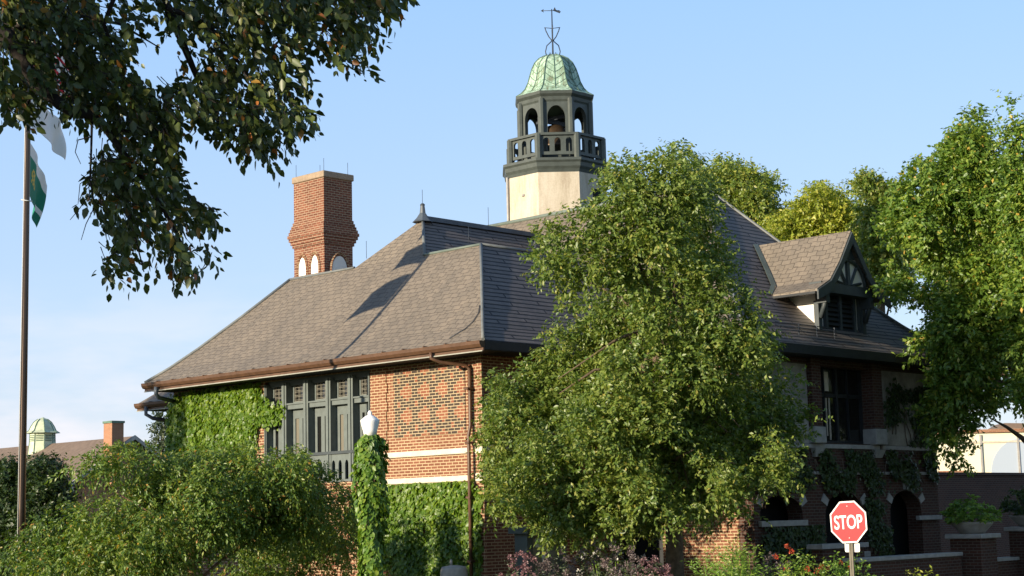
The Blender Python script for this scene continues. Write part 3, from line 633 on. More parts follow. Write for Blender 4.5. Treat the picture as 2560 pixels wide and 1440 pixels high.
for k in range(3): sg_.tube([(33.8, 23.55+0.02*k, 6.98+0.09*k), (36.5, 23.55+0.02*k, 6.98+0.09*k)], 0.012, 5)
for x in (34.0, 34.8, 35.6, 36.4): sg_.box(x, x+0.012, 23.545, 23.575, 6.8, 7.17)
sg_.obj('snow_guard', M['iron'], hall)

# ---- dormer
DX, DH = 37.30, 1.0
dm = MB().box(DX-DH, DX+DH, 24.0, 26.3, 6.9, 8.35)
dormer = dm.obj('dormer', M['stucco_white'], hall)
dr = MB(); zr, ze_, hw, yf, yb_ = 9.72, 8.05, 1.70, 23.48, 26.6
for sg in (-1, 1):
    for a, b in (((0, zr), (0.62, 8.86)), ((0.62, 8.86), (1.1, 8.34)), ((1.1, 8.34), (hw, ze_))):
        q = [(DX+sg*a[0], yf, a[1]), (DX+sg*b[0], yf, b[1]), (DX+sg*b[0], yb_, b[1]), (DX+sg*a[0], yb_, a[1])]
        dr.prism(q, (0, 0, 0.07))
dr.obj('dormer_roof', M['slate_w'], dormer)
vg = MB()
for sg in (-1, 1):
    for a, b in (((0, zr+.03), (0.62, 8.89)), ((0.62, 8.89), (1.1, 8.37)), ((1.1, 8.37), (hw+.03, ze_+.03))):
        vg.prism([(DX+sg*a[0], yf-0.05, a[1]), (DX+sg*b[0], yf-0.05, b[1]), (DX+sg*b[0], yf-0.05, b[1]-0.24), (DX+sg*a[0], yf-0.05, a[1]-0.30)], (0, 0.045, 0))
vg.obj('barge_board', M['dark_paint'], dormer)
gb = MB()
gb.prism([(DX-1.15, 23.68, 8.2), (DX+1.15, 23.68, 8.2), (DX, 23.68, 9.62)], (0, 0.06, 0)); gb.obj('gable_panel', M['stucco_white'], dormer)
tf = MB()
tf.box(DX-1.3, DX+1.3, 23.62, 23.99, 8.1, 8.36); tf.box(DX-0.06, DX+0.06, 23.60, 23.67, 8.36, 9.3)
for sg in (-1, 1):
    tf.tube([(DX+sg*0.1, 23.64, 8.36), (DX+sg*0.42, 23.64, 8.85)], 0.05, 4)
    arc = [(DX+sg*0.78*math.cos(t), 23.62, 8.36+0.66*math.sin(t)) for t in np.linspace(0, math.pi/2, 9)]
    tf.tube(arc, 0.05, 5)
    tf.tube([(DX+sg*0.18, 23.64, 8.36), (DX+sg*0.62, 23.64, 8.45)], 0.04, 4)
tf.prism([(DX-0.36, 23.61, 9.06), (DX+0.36, 23.61, 9.06), (DX, 23.61, 9.56)], (0, 0.05, 0))
tf.obj('gable_framing', M['dark_paint'], dormer)
lf = MB()
for x in (DX-DH, DX-0.72, DX-0.05, DX+0.62, DX+DH-0.1): lf.box(x, x+0.1, 23.9, 24.02, 7.0, 8.1)
lf.box(DX-DH-0.05, DX+DH+0.05, 23.84, 24.05, 6.9, 7.02); lf.obj('louvre_frame', M['dark_paint'], dormer)
lv = MB(); MB().box(DX-0.65, DX+0.65, 24.0-0.02, 24.0-0.01, 7.0, 8.1).obj('louvre_backing', M['void'], dormer)
for k in range(8):
    for x0, x1 in ((DX-0.62, DX-0.05), (DX+0.05, DX+0.62)): lv.prism([(x0, 23.91, 7.05+k*0.125), (x1, 23.91, 7.05+k*0.125), (x1, 23.97, 7.13+k*0.125), (x0, 23.97, 7.13+k*0.125)], (0, 0, 0.012))
lv.obj('louvre', M['black_timber'], dormer)
for sg in (-1, 1):
    br = MB(); x = DX+sg*1.05
    br.box(x-0.07, x+0.07, 23.86, 24.0, 7.0, 7.9); br.tube([(x, 23.85, 7.45), (x, 23.72, 7.75), (x, 23.62, 8.08)], 0.07, 5); br.box(x-0.09, x+0.09, 23.6, 23.9, 7.82, 8.1)
    br.obj('bracket', M['dark_paint'], dormer)
vf = [(DX-hw, 24.86, 8.07), (DX-1.1, 25.16, 8.40), (DX-0.62, 25.68, 8.92), (DX, 26.45, 9.76)]
vm = MB()
for a_, b_ in zip(vf[:-1], vf[1:]): vm.prism([(a_[0], a_[1], a_[2]+.05), (b_[0], b_[1], b_[2]+.05), (b_[0]-.22, b_[1], b_[2]+.03), (a_[0]-.22, a_[1], a_[2]+.03)], (0, 0, 0.015))
vm.obj('valley_flashing', M['flash_green'], dormer)
MB().box(DX-1.78, DX-1.66, 23.5, 26.0, ze_-0.06, ze_+0.0).obj('dormer_gutter', M['black_timber'], dormer)

# ---- chimney
CX0, CY0 = 32.05, 38.72; cw, cd = 1.13, 1.46
def ring(mb, o, z0, z1): mb.box(CX0-o, CX0+cw+o, CY0-o, CY0+cd+o, z0, z1)
ch = MB(); ring(ch, 0, 6.5, 13.0)
chim = ch.obj('chimney', M['brick_chimney'], hall)
cb = MB()
for i, o in enumerate((0.04, 0.08, 0.12, 0.15, 0.12, 0.09, 0.06, 0.03)): ring(cb, o, 10.95+i*0.1, 10.95+(i+1)*0.1-0.002)
cb.obj('brick_corbelling', M['brick_chimney'], chim)
sc_ = MB(); ring(sc_, 0.03, 9.98, 10.06); sc_.obj('string_course', M['brick_chimney'], chim)
cc = MB(); ring(cc, 0.05, 13.0, 13.2); cc.obj('chimney_cap', M['cap_stone'], chim, bevel=0.02)
def pointed(c, w_, z0, zs, zt, n=6):
    pts = [(c-w_, z0), (c-w_, zs)]
    for i in range(1, n): t = i/n; pts.append((c-w_*(1-t**1.6), zs+(zt-zs)*math.sin(t*math.pi/2)))
    pts.append((c, zt))
    return pts+[(2*c-a, z) for a, z in pts[::-1][1:]]
for c in (CY0+0.45, CY0+1.05):
    MB().prism([(CX0-0.012, a, z) for a, z in pointed(c, 0.17, 9.3, 10.25, 10.62)], (0.02, 0, 0)).obj('arched_recess', M['stucco_white'], chim)
    arc = [(CX0-0.02, a, z) for a, z in pointed(c, 0.23, 10.05, 10.25, 10.72)]
    MB().tube(arc, 0.045, 4).obj('brick_arch', M['brick'], chim)
MB().prism([(a, CY0-0.012, z) for a, z in pointed(CX0+0.6, 0.30, 9.3, 10.2, 10.6)], (0, 0.02, 0)).obj('arched_recess', M['stucco_white'], chim)
MB().tube([(a, CY0-0.02, z) for a, z in pointed(CX0+0.6, 0.36, 10.05, 10.22, 10.7)], 0.045, 4).obj('brick_arch', M['brick'], chim)
for dx, dy in ((0.05, 0.05), (0.05, 1.4), (1.05, 0.1), (0.6, 0.9)): MB().tube([(CX0+dx, CY0+dy, 13.2), (CX0+dx, CY0+dy, 13.6)], 0.007, 5).obj('lightning_rod', M['iron'], chim)

# ---- belfry tower
TC = (39.0, 35.42); P8 = R(22.5)
tw = MB().lathe([(1.72, 9.8), (1.68, 13.30)], 8, TC, P8, smooth=False)
tower = tw.obj('belfry_tower', M['stucco'], hall)
MB().lathe([(1.68, 13.22), (1.72, 13.32), (1.78, 13.4), (1.80, 13.52), (1.86, 13.58), (1.86, 13.66), (1.6, 13.70)], 8, TC, P8, smooth=False).obj('cornice', M['belfry_paint'], tower)
def oc(r, k): return Vector((TC[0]+r*math.cos(P8+k*math.pi/4), TC[1]+r*math.sin(P8+k*math.pi/4), 0))
# balustrade: pierced panels between corner posts
bal = MB()
def panel(mb, r, k, z0, z1, holes, th):
    """pierced panel on octagon side k; holes = (u0,u1,za,zb,kind) in 0..1 along side"""
    a = oc(r, k); b = oc(r, k+1); d = b-a; L = d.length; e = d.normalized(); nrm = Vector((e.y, -e.x, 0))
    def P(u, z, o=0): q = a+e*u+nrm*o; return (q.x, q.y, z)
    cuts = sorted(set([0, L]+[h[0]*L for h in holes]+[h[1]*L for h in holes]))
    for p, q in zip(cuts[:-1], cuts[1:]):
        z = z0
        for h in holes:
            if h[0]*L <= p+1e-6 and h[1]*L >= q-1e-6:
                if h[2] > z: mb.prism([P(p, z), P(q, z), P(q, h[2]), P(p, h[2])], nrm*-th)
                z = h[3]
                if h[4]:
                    c = (p+q)/2; w_ = (q-p)/2; N = 8; rise = h[4]
                    for sg in (-1, 1):
                        pts = [P(c+sg*w_, h[3]-rise), P(c+sg*w_, h[3])]+[P(c+sg*w_*math.sin(math.pi/2*i/N), h[3]-rise+rise*math.cos(math.pi/2*i/N)) for i in range(N)]
                        mb.prism(pts, nrm*-th)
        if z1 > z: mb.prism([P(p, z), P(q, z), P(q, z1), P(p, z1)], nrm*-th)
for k in range(8):
    panel(bal, 1.60, k, 13.80, 14.42, [(0.13, 0.29, 13.90, 14.35, 0.10), (0.42, 0.58, 13.90, 14.35, 0.10), (0.71, 0.87, 13.90, 14.35, 0.10)], 0.07)
    q = oc(1.60, k); bal.lathe([(0.11, 13.68), (0.11, 14.46)], 8, (q.x, q.y), P8, smooth=False)
bal.obj('balustrade', M['belfry_paint'], tower)
MB().lathe([(1.52, 14.42), (1.68, 14.422), (1.68, 14.50), (1.52, 14.502), (1.52, 14.42)], 8, TC, P8, smooth=False, caps=False).obj('balustrade_rail', M['belfry_paint'], tower)
arc_ = MB()
for k in range(8):
    panel(arc_, 1.20, k, 13.70, 15.72, [(0.19, 0.81, 14.0, 15.48, 0.36)], 0.14)
    q = oc(1.21, k); arc_.lathe([(0.10, 13.7), (0.10, 15.7)], 8, (q.x, q.y), P8, smooth=False)
arc_.obj('belfry_arcade', M['belfry_paint'], tower)
MB().lathe([(1.1, 15.58), (1.1, 15.6)], 8, TC, P8, smooth=False).obj('belfry_ceiling', M['dark_paint'], tower)
MB().lathe([(1.20, 15.60), (1.24, 15.66), (1.26, 15.76), (1.34, 15.84), (1.36, 15.93), (1.30, 15.95)], 8, TC, P8, smooth=False).obj('dome_cornice', M['belfry_paint'], tower)
dp = [(1.345, 15.93), (1.17, 16.04), (1.02, 16.20), (0.91, 16.42), (0.84, 16.66), (0.77, 16.88), (0.66, 17.10), (0.50, 17.27), (0.30, 17.38), (0.10, 17.42)]
MB().lathe(dp, 8, TC, P8, smooth=False).obj('dome', M['copper'], tower)
sm_ = MB()
for k in range(8):
    sm_.tube([(TC[0]+(r+.01)*math.cos(P8+k*math.pi/4), TC[1]+(r+.01)*math.sin(P8+k*math.pi/4), z) for r, z in dp], 0.016, 5)
    ap_ = math.cos(P8); am = P8+(k+.5)*math.pi/4
    midp = [Vector((TC[0]+(r*ap_+.008)*math.cos(am), TC[1]+(r*ap_+.008)*math.sin(am), z)) for r, z in dp]
    sm_.tube(midp[1:], 0.014, 5)
    for i in range(1, 9):
        for sg in (0, 1):
            r, z = dp[i]; c = P8+(k+sg)*math.pi/4; rr, zz = dp[i-1] if i > 0 else dp[i]
            pc = Vector((TC[0]+(r+.006)*math.cos(c), TC[1]+(r+.006)*math.sin(c), z)); pm_ = midp[i-1]
            mid = (pc+pm_)/2+Vector((math.cos(am), math.sin(am), 0))*0.006+Vector((0, 0, -0.03))
            sm_.tube([pm_, mid, pc], 0.011, 4)
sm_.obj('dome_seam', M['copper_seam'], tower)
wv = MB(); cx, cy = TC
wv.tube([(cx, cy, 17.4), (cx, cy, 18.98)], [0.03, 0.018], 6)
for k in range(4):
    a = math.pi/4+k*math.pi/2; ca, sa = math.cos(a), math.sin(a)
    wv.tube([(cx+ca*r, cy+sa*r, z) for r, z in ((0.20, 17.36), (0.24, 17.55), (0.19, 17.75), (0.05, 17.88), (0.03, 17.93), (0.12, 18.05), (0.21, 18.25), (0.24, 18.36))], 0.018, 5)
    wv.tube([(cx+ca*r, cy+sa*r, z) for r, z in ((0.03, 17.42), (0.10, 17.52), (0.13, 17.44), (0.08, 17.38))], 0.013, 5)
    wv.tube([(cx, cy, 18.33), (cx+ca*0.26, cy+sa*0.26, 18.36)], 0.012, 5)
dv = Vector((0.72, -0.69, 0))
hd = [Vector((cx, cy, 18.93))+dv*u for u in (-0.30, 0.26)]
wv.tube(hd, 0.012, 5)
def flatshape(mb, pts): mb.prism([Vector((cx, cy, 18.93))+dv*u+Vector((0, 0, z)) for u, z in pts], (0.008, 0.008, 0))
flatshape(wv, [(-0.36, 0.0), (-0.26, 0.06), (-0.28, 0.0), (-0.26, -0.06)])
flatshape(wv, [(0.04, 0.0), (0.10, 0.12), (0.14, 0.03), (0.20, 0.0), (0.30, -0.03), (0.26, -0.09), (0.16, -0.05)])
wv.obj('weathervane', M['iron'], tower)
bl = MB().lathe([(0.58, 14.30), (0.52, 14.40), (0.43, 14.62), (0.38, 14.90), (0.26, 15.04), (0.08, 15.10)], 16, TC); bl.obj('bell', M['bronze_dark'], tower)
bf = MB(); bf.box(cx-0.75, cx+0.75, cy-0.06, cy+0.06, 15.10, 15.24); bf.box(cx-0.08, cx+0.08, cy-0.75, cy+0.75, 15.244, 15.36); 
for sx in (-0.55, 0.55): bf.box(cx+sx-0.04, cx+sx+0.04, cy-0.06, cy+0.06, 13.7, 15.10)
bf.obj('bell_frame', M['iron'], tower)
q = oc(1.70, 3)
MB().tube([(q.x-0.04, q.y, 9.9), (q.x-0.04, q.y, 13.25)], 0.04, 6).obj('downpipe', M['stone_grey'], tower)
a_ = oc(1.68, 4); b_ = oc(1.68, 5)
MB().lathe([(0.06, 12.55), (0.06, 12.62)], 6, (oc(1.68, 4).lerp(oc(1.68, 3), 0.5).x, oc(1.68, 4).lerp(oc(1.68, 3), 0.5).y)).obj('wall_vent', M['stone_grey'], tower)
# louvre opening in the drum's shaded side
e_ = oc(1.69, 5).lerp(oc(1.69, 6), 0.62)
MB().box(e_.x-0.18, e_.x+0.18, e_.y-0.03, e_.y+0.03, 12.2, 12.75).obj('drum_opening', M['void'], tower)

# ---- back wing, lower eaves
MB().box(30.85, 38, 41.0, 44.85, 0, 6.2).obj('brick_wall', M['brick'], hall)
S3, rg3 = hip_roof(29.98, 38, 41.3, 45.62, 6.42, [(0, 0), (0.5, 0.4), (1.1, 1.0), (2.1, 2.05)])
for k in 'wsn': S3[k].obj('roof', M['slate_w'], hall)
eaves(29.98, 41.35, 45.62, 30.85, hall, z=6.40)
MB().box(30.85, 38.0, 44.8, 45.6, 6.2, 6.26).obj('eaves_soffit', M['soffit'], hall)
MB().tube([(29.9, 45.0, 6.3), (29.9, 45.0, 6.05), (30.1, 44.9, 5.92), (30.8, 44.8, 5.85)], 0.06, 8).obj('downpipe', M['lead_dark'], hall)

# ================================================================== IVY
def in_poly(x, y, poly):
    c = np.zeros(len(x), bool); n = len(poly)
    for i in range(n):
        x0, y0 = poly[i]; x1, y1 = poly[(i+1) % n]
        m = ((y0 > y) != (y1 > y)) & (x < (x1-x0)*(y-y0)/(y1-y0+1e-12)+x0); c ^= m
    return c
def ivy(name, label, poly, plane, n, leaf, mat, seed=0, thick=0.10, gap=-9, gs=2.0, axis='x'):
    """poly in wall coordinates (along, z)"""
    r = np.random.default_rng(seed); p = np.array(poly); lo = p.min(0); hi = p.max(0)
    a = r.uniform(lo[0], hi[0], n*4); z = r.uniform(lo[1], hi[1], n*4)
    jit = 0.10
    m = in_poly(a+r.normal(0, jit, n*4), z+r.normal(0, jit, n*4), poly); a = a[m][:n]; z = z[m][:n]; n = len(a)
    P0 = np.stack([a, z, np.zeros(n)], 1)
    bulge = 0.5+0.5*wnoise(P0, 3.2, seed+3)
    if gap > -5:
        k = wnoise(P0, gs, seed+5) > gap+r.normal(0, 0.15, n); a, z, bulge = a[k], z[k], bulge[k]; n = len(a)
    off = 0.02+thick*np.clip(bulge, 0, 1.2)*r.uniform(0.5, 1.1, n)
    if axis == 'x':
        P = np.stack([plane-off, a, z], 1); nr = np.array([-1, 0, 0.25]); al = np.array([0, 1.0, 0])
    else:
        P = np.stack([a, plane-off, z], 1); nr = np.array([0, -1, 0.25]); al = np.array([1.0, 0, 0])
    D = unit(np.array([0, 0, -0.9])+al*r.normal(0, 0.6, (n, 1))+nr*r.normal(0.15, 0.25, (n, 1)))
    N = unit(nr+r.normal(0, 0.38, (n, 3)))
    L = leaf*r.uniform(0.6, 1.3, n)
    root = thing(name, label, 'ivy', (plane, a.mean(), 0) if axis == 'x' else (a.mean(), plane, 0))
    leaf_obj('foliage', P, D, N, L, L*0.95, mat, root)
    st = MB()
    for k in range(int(6+(hi[0]-lo[0])*2)):
        s0 = r.uniform(lo[0]+.1, hi[0]-.1); path = []; zz = max(0.0, lo[1]-0.3)
        while zz < hi[1]-0.2:
            if in_poly(np.array([s0]), np.array([max(zz, lo[1]+.05)]), poly)[0]: path.append((plane-0.012, s0, zz) if axis == 'x' else (s0, plane-0.012, zz))
            s0 += r.normal(0, 0.12); zz += 0.3
        if len(path) > 2: st.tube(path, 0.012, 5)
    if st.v: st.obj('stem', M['bark'], root, uv=False)
    return root
def wallpoly(px): return [(q[1], q[2]) for q in (onX(x, y, WX) for x, y in px)]
ivy('ivy', 'bright green ivy covering the brick left of the tall windows', wallpoly([(425, 1000), (470, 985), (520, 975), (600, 962), (640, 955), (655, 980), (660, 1010), (705, 1015), (715, 1040), (690, 1048), (650, 1050), (640, 1080), (640, 1120), (560, 1150), (520, 1128), (480, 1160), (420, 1150)]), WX, 9500, 0.125, M['lf_ivy'], 1)
ivy('ivy', 'thick green ivy on the wall under the stone bands, half in shade', [(28.22, 0), (28.22, 3.2), (28.55, 3.42), (30, 3.45), (31.6, 3.42), (32.6, 3.3), (33.2, 2.6), (32.4, 1.7), (31.2, 1.2), (30.5, 0.3), (30, 0)], WX, 9000, 0.12, M['lf_ivy'], 2, thick=0.14)
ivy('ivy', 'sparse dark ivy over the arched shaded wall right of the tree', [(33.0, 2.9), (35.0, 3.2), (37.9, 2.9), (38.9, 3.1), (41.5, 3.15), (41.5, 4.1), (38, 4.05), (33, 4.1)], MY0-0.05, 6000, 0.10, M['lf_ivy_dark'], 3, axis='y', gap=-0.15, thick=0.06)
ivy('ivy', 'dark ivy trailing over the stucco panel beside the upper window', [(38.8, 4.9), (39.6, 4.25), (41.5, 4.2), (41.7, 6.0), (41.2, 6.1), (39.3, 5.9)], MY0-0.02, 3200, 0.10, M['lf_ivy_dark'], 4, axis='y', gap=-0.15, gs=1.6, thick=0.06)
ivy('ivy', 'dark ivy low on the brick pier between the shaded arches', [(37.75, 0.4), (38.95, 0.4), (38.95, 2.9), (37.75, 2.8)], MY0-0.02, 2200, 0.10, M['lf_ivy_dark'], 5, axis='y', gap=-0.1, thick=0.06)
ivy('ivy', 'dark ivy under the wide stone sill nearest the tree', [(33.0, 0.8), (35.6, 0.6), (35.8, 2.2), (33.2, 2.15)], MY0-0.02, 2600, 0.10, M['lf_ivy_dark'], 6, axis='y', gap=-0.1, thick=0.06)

# ================================================================== FLAGPOLE AND FLAGS
pb = at(63, 720, 37.5); PX, PY = pb[0], pb[1]
fp = thing('flagpole', 'tall bronze flagpole standing left of the hall behind the weeping tree', 'flagpole', (PX, PY, 0))
MB().tube([(PX, PY, z) for z in (0, 3, 7, 11, 14.5)], [0.092, 0.088, 0.078, 0.065, 0.05], 20).obj('pole', M['pole'], fp)
MB().lathe([(0.26, 0.0), (0.24, 0.06), (0.12, 0.14)], 20, (PX, PY)).obj('base_collar', M['pole'], fp)
MB().lathe([(0.02, 14.5), (0.12, 14.56), (0.14, 14.64), (0.1, 14.74), (0.02, 14.78)], 12, (PX, PY)).obj('ball_finial', M['flag_gold'], fp)
zc = at(66, 495, 37.5)[2]
hy = MB(); hy.tube([(PX-0.10, PY-0.03, 1.2), (PX-0.09, PY-0.03, 14.4)], 0.009, 5); 
hy.tube([(PX+0.115*math.cos(t), PY+0.115*math.sin(t), zc+0.03*math.sin(t)) for t in np.linspace(0, 6.28, 14)], 0.014, 5, cap=False)
hy.obj('halyard', M['rope'], fp)
def cloth(z1, hgt, fly, d0, d1, droop, amp, seed, nu=30, nv=18):
    """grid of points; u along the fly, v up the hoist"""
    r = np.random.default_rng(seed); ph = r.uniform(0, 6.28, 3)
    u = np.linspace(0, 1, nu); v = np.linspace(0, 1, nv); U, V = np.meshgrid(u, v)
    dx = (d1[0]*(1-V)+d0[0]*V); dy = (d1[1]*(1-V)+d0[1]*V)
    wv_ = amp*U*np.sin(9*U+2.2*V+ph[0])+0.5*amp*U*np.sin(17*U-3*V+ph[1])
    X = PX+0.10*dx+dx*fly*U*(1-0.28*U)-dy*wv_; Y = PY+0.10*dy+dy*fly*U*(1-0.28*U)+dx*wv_
    Z = z1-hgt*(1-V)*(1-0.12*U)-droop*U**1.4
    return X, Y, Z
def flag_mesh(G, cells, name, mat, parent, off=0.0):
    X, Y, Z = G; mb = MB(); idx = {}
    def vid(i, j):
        if (i, j) not in idx: idx[(i, j)] = len(mb.v); mb.v.append((X[i, j]-off*0.6, Y[i, j]-off*0.8, Z[i, j]))
        return idx[(i, j)]
    for i in range(X.shape[0]-1):
        for j in range(X.shape[1]-1):
            if cells(i, j): mb.f.append((vid(i, j), vid(i, j+1), vid(i+1, j+1), vid(i+1, j))); mb.sm.append(True)
    return mb.obj(name, mat, parent, uv=False)
zt = lambda y: at(68, y, 37.5)[2]
f1 = thing('flag', 'red and white striped flag with a blue corner, topmost on the pole behind the leaves', 'flag', (PX, PY, zt(40)), 'flags on the bronze pole')
G = cloth(zt(28), 1.15, 2.6, (0.89, 0.46), (0.88, 0.48), 0.8, 0.09, 1, 30, 14)
flag_mesh(G, lambda i, j: (i % 2 == 0) and not (i >= 6 and j < 12), 'red_stripe', M['flag_red'], f1)
flag_mesh(G, lambda i, j: (i % 2 == 1) and not (i >= 6 and j < 12), 'white_stripe', M['flag_white'], f1)
flag_mesh(G, lambda i, j: i >= 6 and j < 12, 'canton', M['flag_blue'], f1)
f2 = thing('flag', 'plain white flag hanging in the middle of the pole', 'flag', (PX, PY, zt(215)), 'flags on the bronze pole')
G = cloth(zt(205), 0.85, 2.35, (0.83, 0.56), (0.83, 0.56), 0.55, 0.08, 2); flag_mesh(G, lambda i, j: True, 'flag_cloth', M['flag_white'], f2)
f3 = thing('flag', 'green flag with a white upper band and gold emblem, lowest on the pole', 'flag', (PX, PY, zt(340)), 'flags on the bronze pole')
G = cloth(zt(338), 1.15, 2.0, (0.715, 0.70), (0.61, 0.79), 0.75, 0.06, 3)
flag_mesh(G, lambda i, j: i < 13 and not (3 < i < 6 and j > 18), 'flag_cloth', M['flag_green'], f3)
flag_mesh(G, lambda i, j: i >= 13 or (3 < i < 6 and j > 18), 'white_band', M['flag_white'], f3)
flag_mesh(G, lambda i, j: 5 <= i <= 9 and 6 <= j <= 13 and (i+j) % 3 != 0, 'gold_emblem', M['flag_gold'], f3, off=0.012)

# ================================================================== LAMP POST WITH IVY
lp = at(925, 1050, 31); LX, LY = lp[0], lp[1]
lamp = thing('lamp_post', 'lamp post wrapped in ivy with white acorn globe in front of the patterned brick', 'street lamp', (LX, LY, 0))
zg = at(925, 1076, 31)[2]
MB().lathe([(0.2, 0), (0.2, 0.3), (0.09, 0.5), (0.06, zg-0.45), (0.10, zg-0.2), (0.11, zg-0.1)], 12, (LX, LY)).obj('post', M['dark_paint'], lamp)
MB().lathe([(0.12, zg-0.1), (0.135, zg), (0.165, zg+0.10), (0.178, zg+0.17), (0.178, zg+0.19), (0.15, zg+0.21), (0.125, zg+0.235), (0.095, zg+0.26), (0.05, zg+0.28), (0.035, zg+0.30), (0.045, zg+0.32), (0.03, zg+0.35), (0.01, zg+0.37)], 20, (LX, LY)).obj('globe', M['white_glass'], lamp)
n = 5200; r_ = rng
th = r_.uniform(0, 2*math.pi, n); zz = r_.uniform(0.0, zg-0.07, n)
rad = 0.215+0.045*np.sin(zz*2.3+0.5)+0.05*np.sin(th*3+zz*4)+0.05*np.clip(zz-3.4, 0, 1)
rad = rad*np.clip((zg+0.02-zz)/0.22, 0.45, 1)*r_.uniform(0.82, 1.1, n)
P = np.stack([LX+rad*np.cos(th), LY+rad*np.sin(th), zz], 1); ou = np.stack([np.cos(th), np.sin(th), 0*th], 1); tg = np.stack([-np.sin(th), np.cos(th), 0*th], 1)
D = unit(np.array([0, 0, -0.8])+ou*r_.uniform(0.1, 0.7, (n, 1))+tg*r_.normal(0, 0.5, (n, 1))); N = unit(ou+np.array([0, 0, 0.5])+r_.normal(0, 0.3, (n, 3)))
L = 0.10*r_.uniform(0.55, 1.3, n)
N = unit(ou+np.array([-0.1, 0, 0.25])+r_.normal(0, 0.3, (n, 3)))
iv = thing('ivy', 'column of ivy climbing the lamp post up to its globe', 'ivy', (LX, LY, 0)); leaf_obj('foliage', P, D, N, L, L*0.8, M['lf_ivy_post'], iv, fine=True)
stv = MB()
for k in range(7):
    a = k*0.9; stv.tube([(LX+0.13*math.cos(a+z*0.6), LY+0.13*math.sin(a+z*0.6), z) for z in np.linspace(0, 4.0, 14)], 0.02, 5)
stv.obj('stem', M['bark'], iv, uv=False)

# ================================================================== STOP SIGN
sp_ = at(2121, 1305, 30.6); SX, SY, SZ = sp_
sign = thing('stop_sign', 'red octagonal STOP sign on a thin metal post at the right', 'sign', (SX, SY, 0))
va = YAW+math.pi                                   # facing the viewer, turned toward the road
az = math.atan2(-SY, -SX)-R(31)
nrm = Vector((math.cos(az), math.sin(az), 0)); rgt = Vector((-nrm.y, nrm.x, 0)); tilt = R(2.0)
e1 = rgt*math.cos(tilt)+Vector((0, 0, 1))*math.sin(tilt); e2 = -rgt*math.sin(tilt)+Vector((0, 0, 1))*math.cos(tilt)
cS = Vector((SX, SY, SZ))
def octo(mb, r, o, th):
    pts = [cS+nrm*o+(e1*math.cos(R(22.5+45*k))+e2*math.sin(R(22.5+45*k)))*r for k in range(8)]
    mb.prism(pts, -nrm*th)
RO = 0.38/math.cos(R(22.5))
m_ = MB(); octo(m_, RO, 0.0, 0.004); m_.obj('sign_border', M['sign_white'], sign)
m_ = MB(); octo(m_, RO*0.93, 0.003, 0.002); m_.obj('sign_face', M['sign_red'], sign)
m_ = MB(); octo(m_, RO*0.995, -0.005, 0.003); m_.obj('sign_back', M['sign_alu'], sign)
cur = bpy.data.curves.new('lettering', 'FONT'); cur.body = 'STOP'; cur.align_x = 'CENTER'; cur.align_y = 'CENTER'; cur.size = 0.36; cur.offset = 0.0055; cur.extrude = 0.001
tmp = bpy.data.objects.new('lettering_src', cur); COL.objects.link(tmp)
bpy.context.view_layer.update(); me = bpy.data.meshes.new_from_object(tmp); bpy.data.objects.remove(tmp)
Mx = Matrix(((e1.x*0.72, e2.x, nrm.x, 0), (e1.y*0.72, e2.y, nrm.y, 0), (e1.z*0.72, e2.z, nrm.z, 0), (0, 0, 0, 1)))
Mx.translation = cS+nrm*0.005
vs_ = np.array([v.co for v in me.vertices]); mn, mx_ = vs_.min(0), vs_.max(0); ctr = (mn+mx_)/2
sc_x = 0.595/((mx_[0]-mn[0])*0.72); sc_y = 0.255/(mx_[1]-mn[1])
for v in me.vertices: v.co = Mx @ Vector(((v.co.x-ctr[0])*sc_x, (v.co.y-ctr[1])*sc_y, v.co.z))
me.materials.append(M['sign_white']); me.name = 'lettering'; link(bpy.data.objects.new('lettering', me), sign)
bo = [cS+e2*z_+nrm*0.004 for z_ in (0.29, -0.29)]
for b_ in bo: MB().prism([b_+(e1*math.cos(R(60*k))+e2*math.sin(R(60*k)))*0.011 for k in range(6)], nrm*0.007).obj('bolt', M['sign_alu'], sign)
pst = MB(); p0 = cS-nrm*0.035; pst.box(-0.02, 0.02, -0.012, 0.012, 0, 0); pst = MB()
for sx in (-0.022, 0.022):
    q0 = p0+rgt*sx; pst.prism([(q0.x-0.018*rgt.x, q0.y-0.018*rgt.y, 0), (q0.x+0.018*rgt.x, q0.y+0.018*rgt.y, 0), (q0.x+0.018*rgt.x-0.03*nrm.x, q0.y+0.018*rgt.y-0.03*nrm.y, 0), (q0.x-0.018*rgt.x-0.03*nrm.x, q0.y-0.018*rgt.y-0.03*nrm.y, 0)], (-0.012*rgt.x*0, 0, SZ+0.30))
pst.obj('post', M['post'], sign)
pl = MB(); c2 = cS-nrm*0.09-Vector((0, 0, 0.46)); pts = []
for cx_, cz_, a0 in ((0.125, 0.06, 0), (-0.125, 0.06, 90), (-0.125, -0.06, 180), (0.125, -0.06, 270)):
    for k in range(5): t = R(a0+k*22.5); pts.append(c2+rgt*(cx_+0.03*math.cos(t))+Vector((0, 0, cz_+0.03*math.sin(t))))
pl.prism(pts, -nrm*0.003); pl.obj('small_white_plate', M['sign_white'], sign)

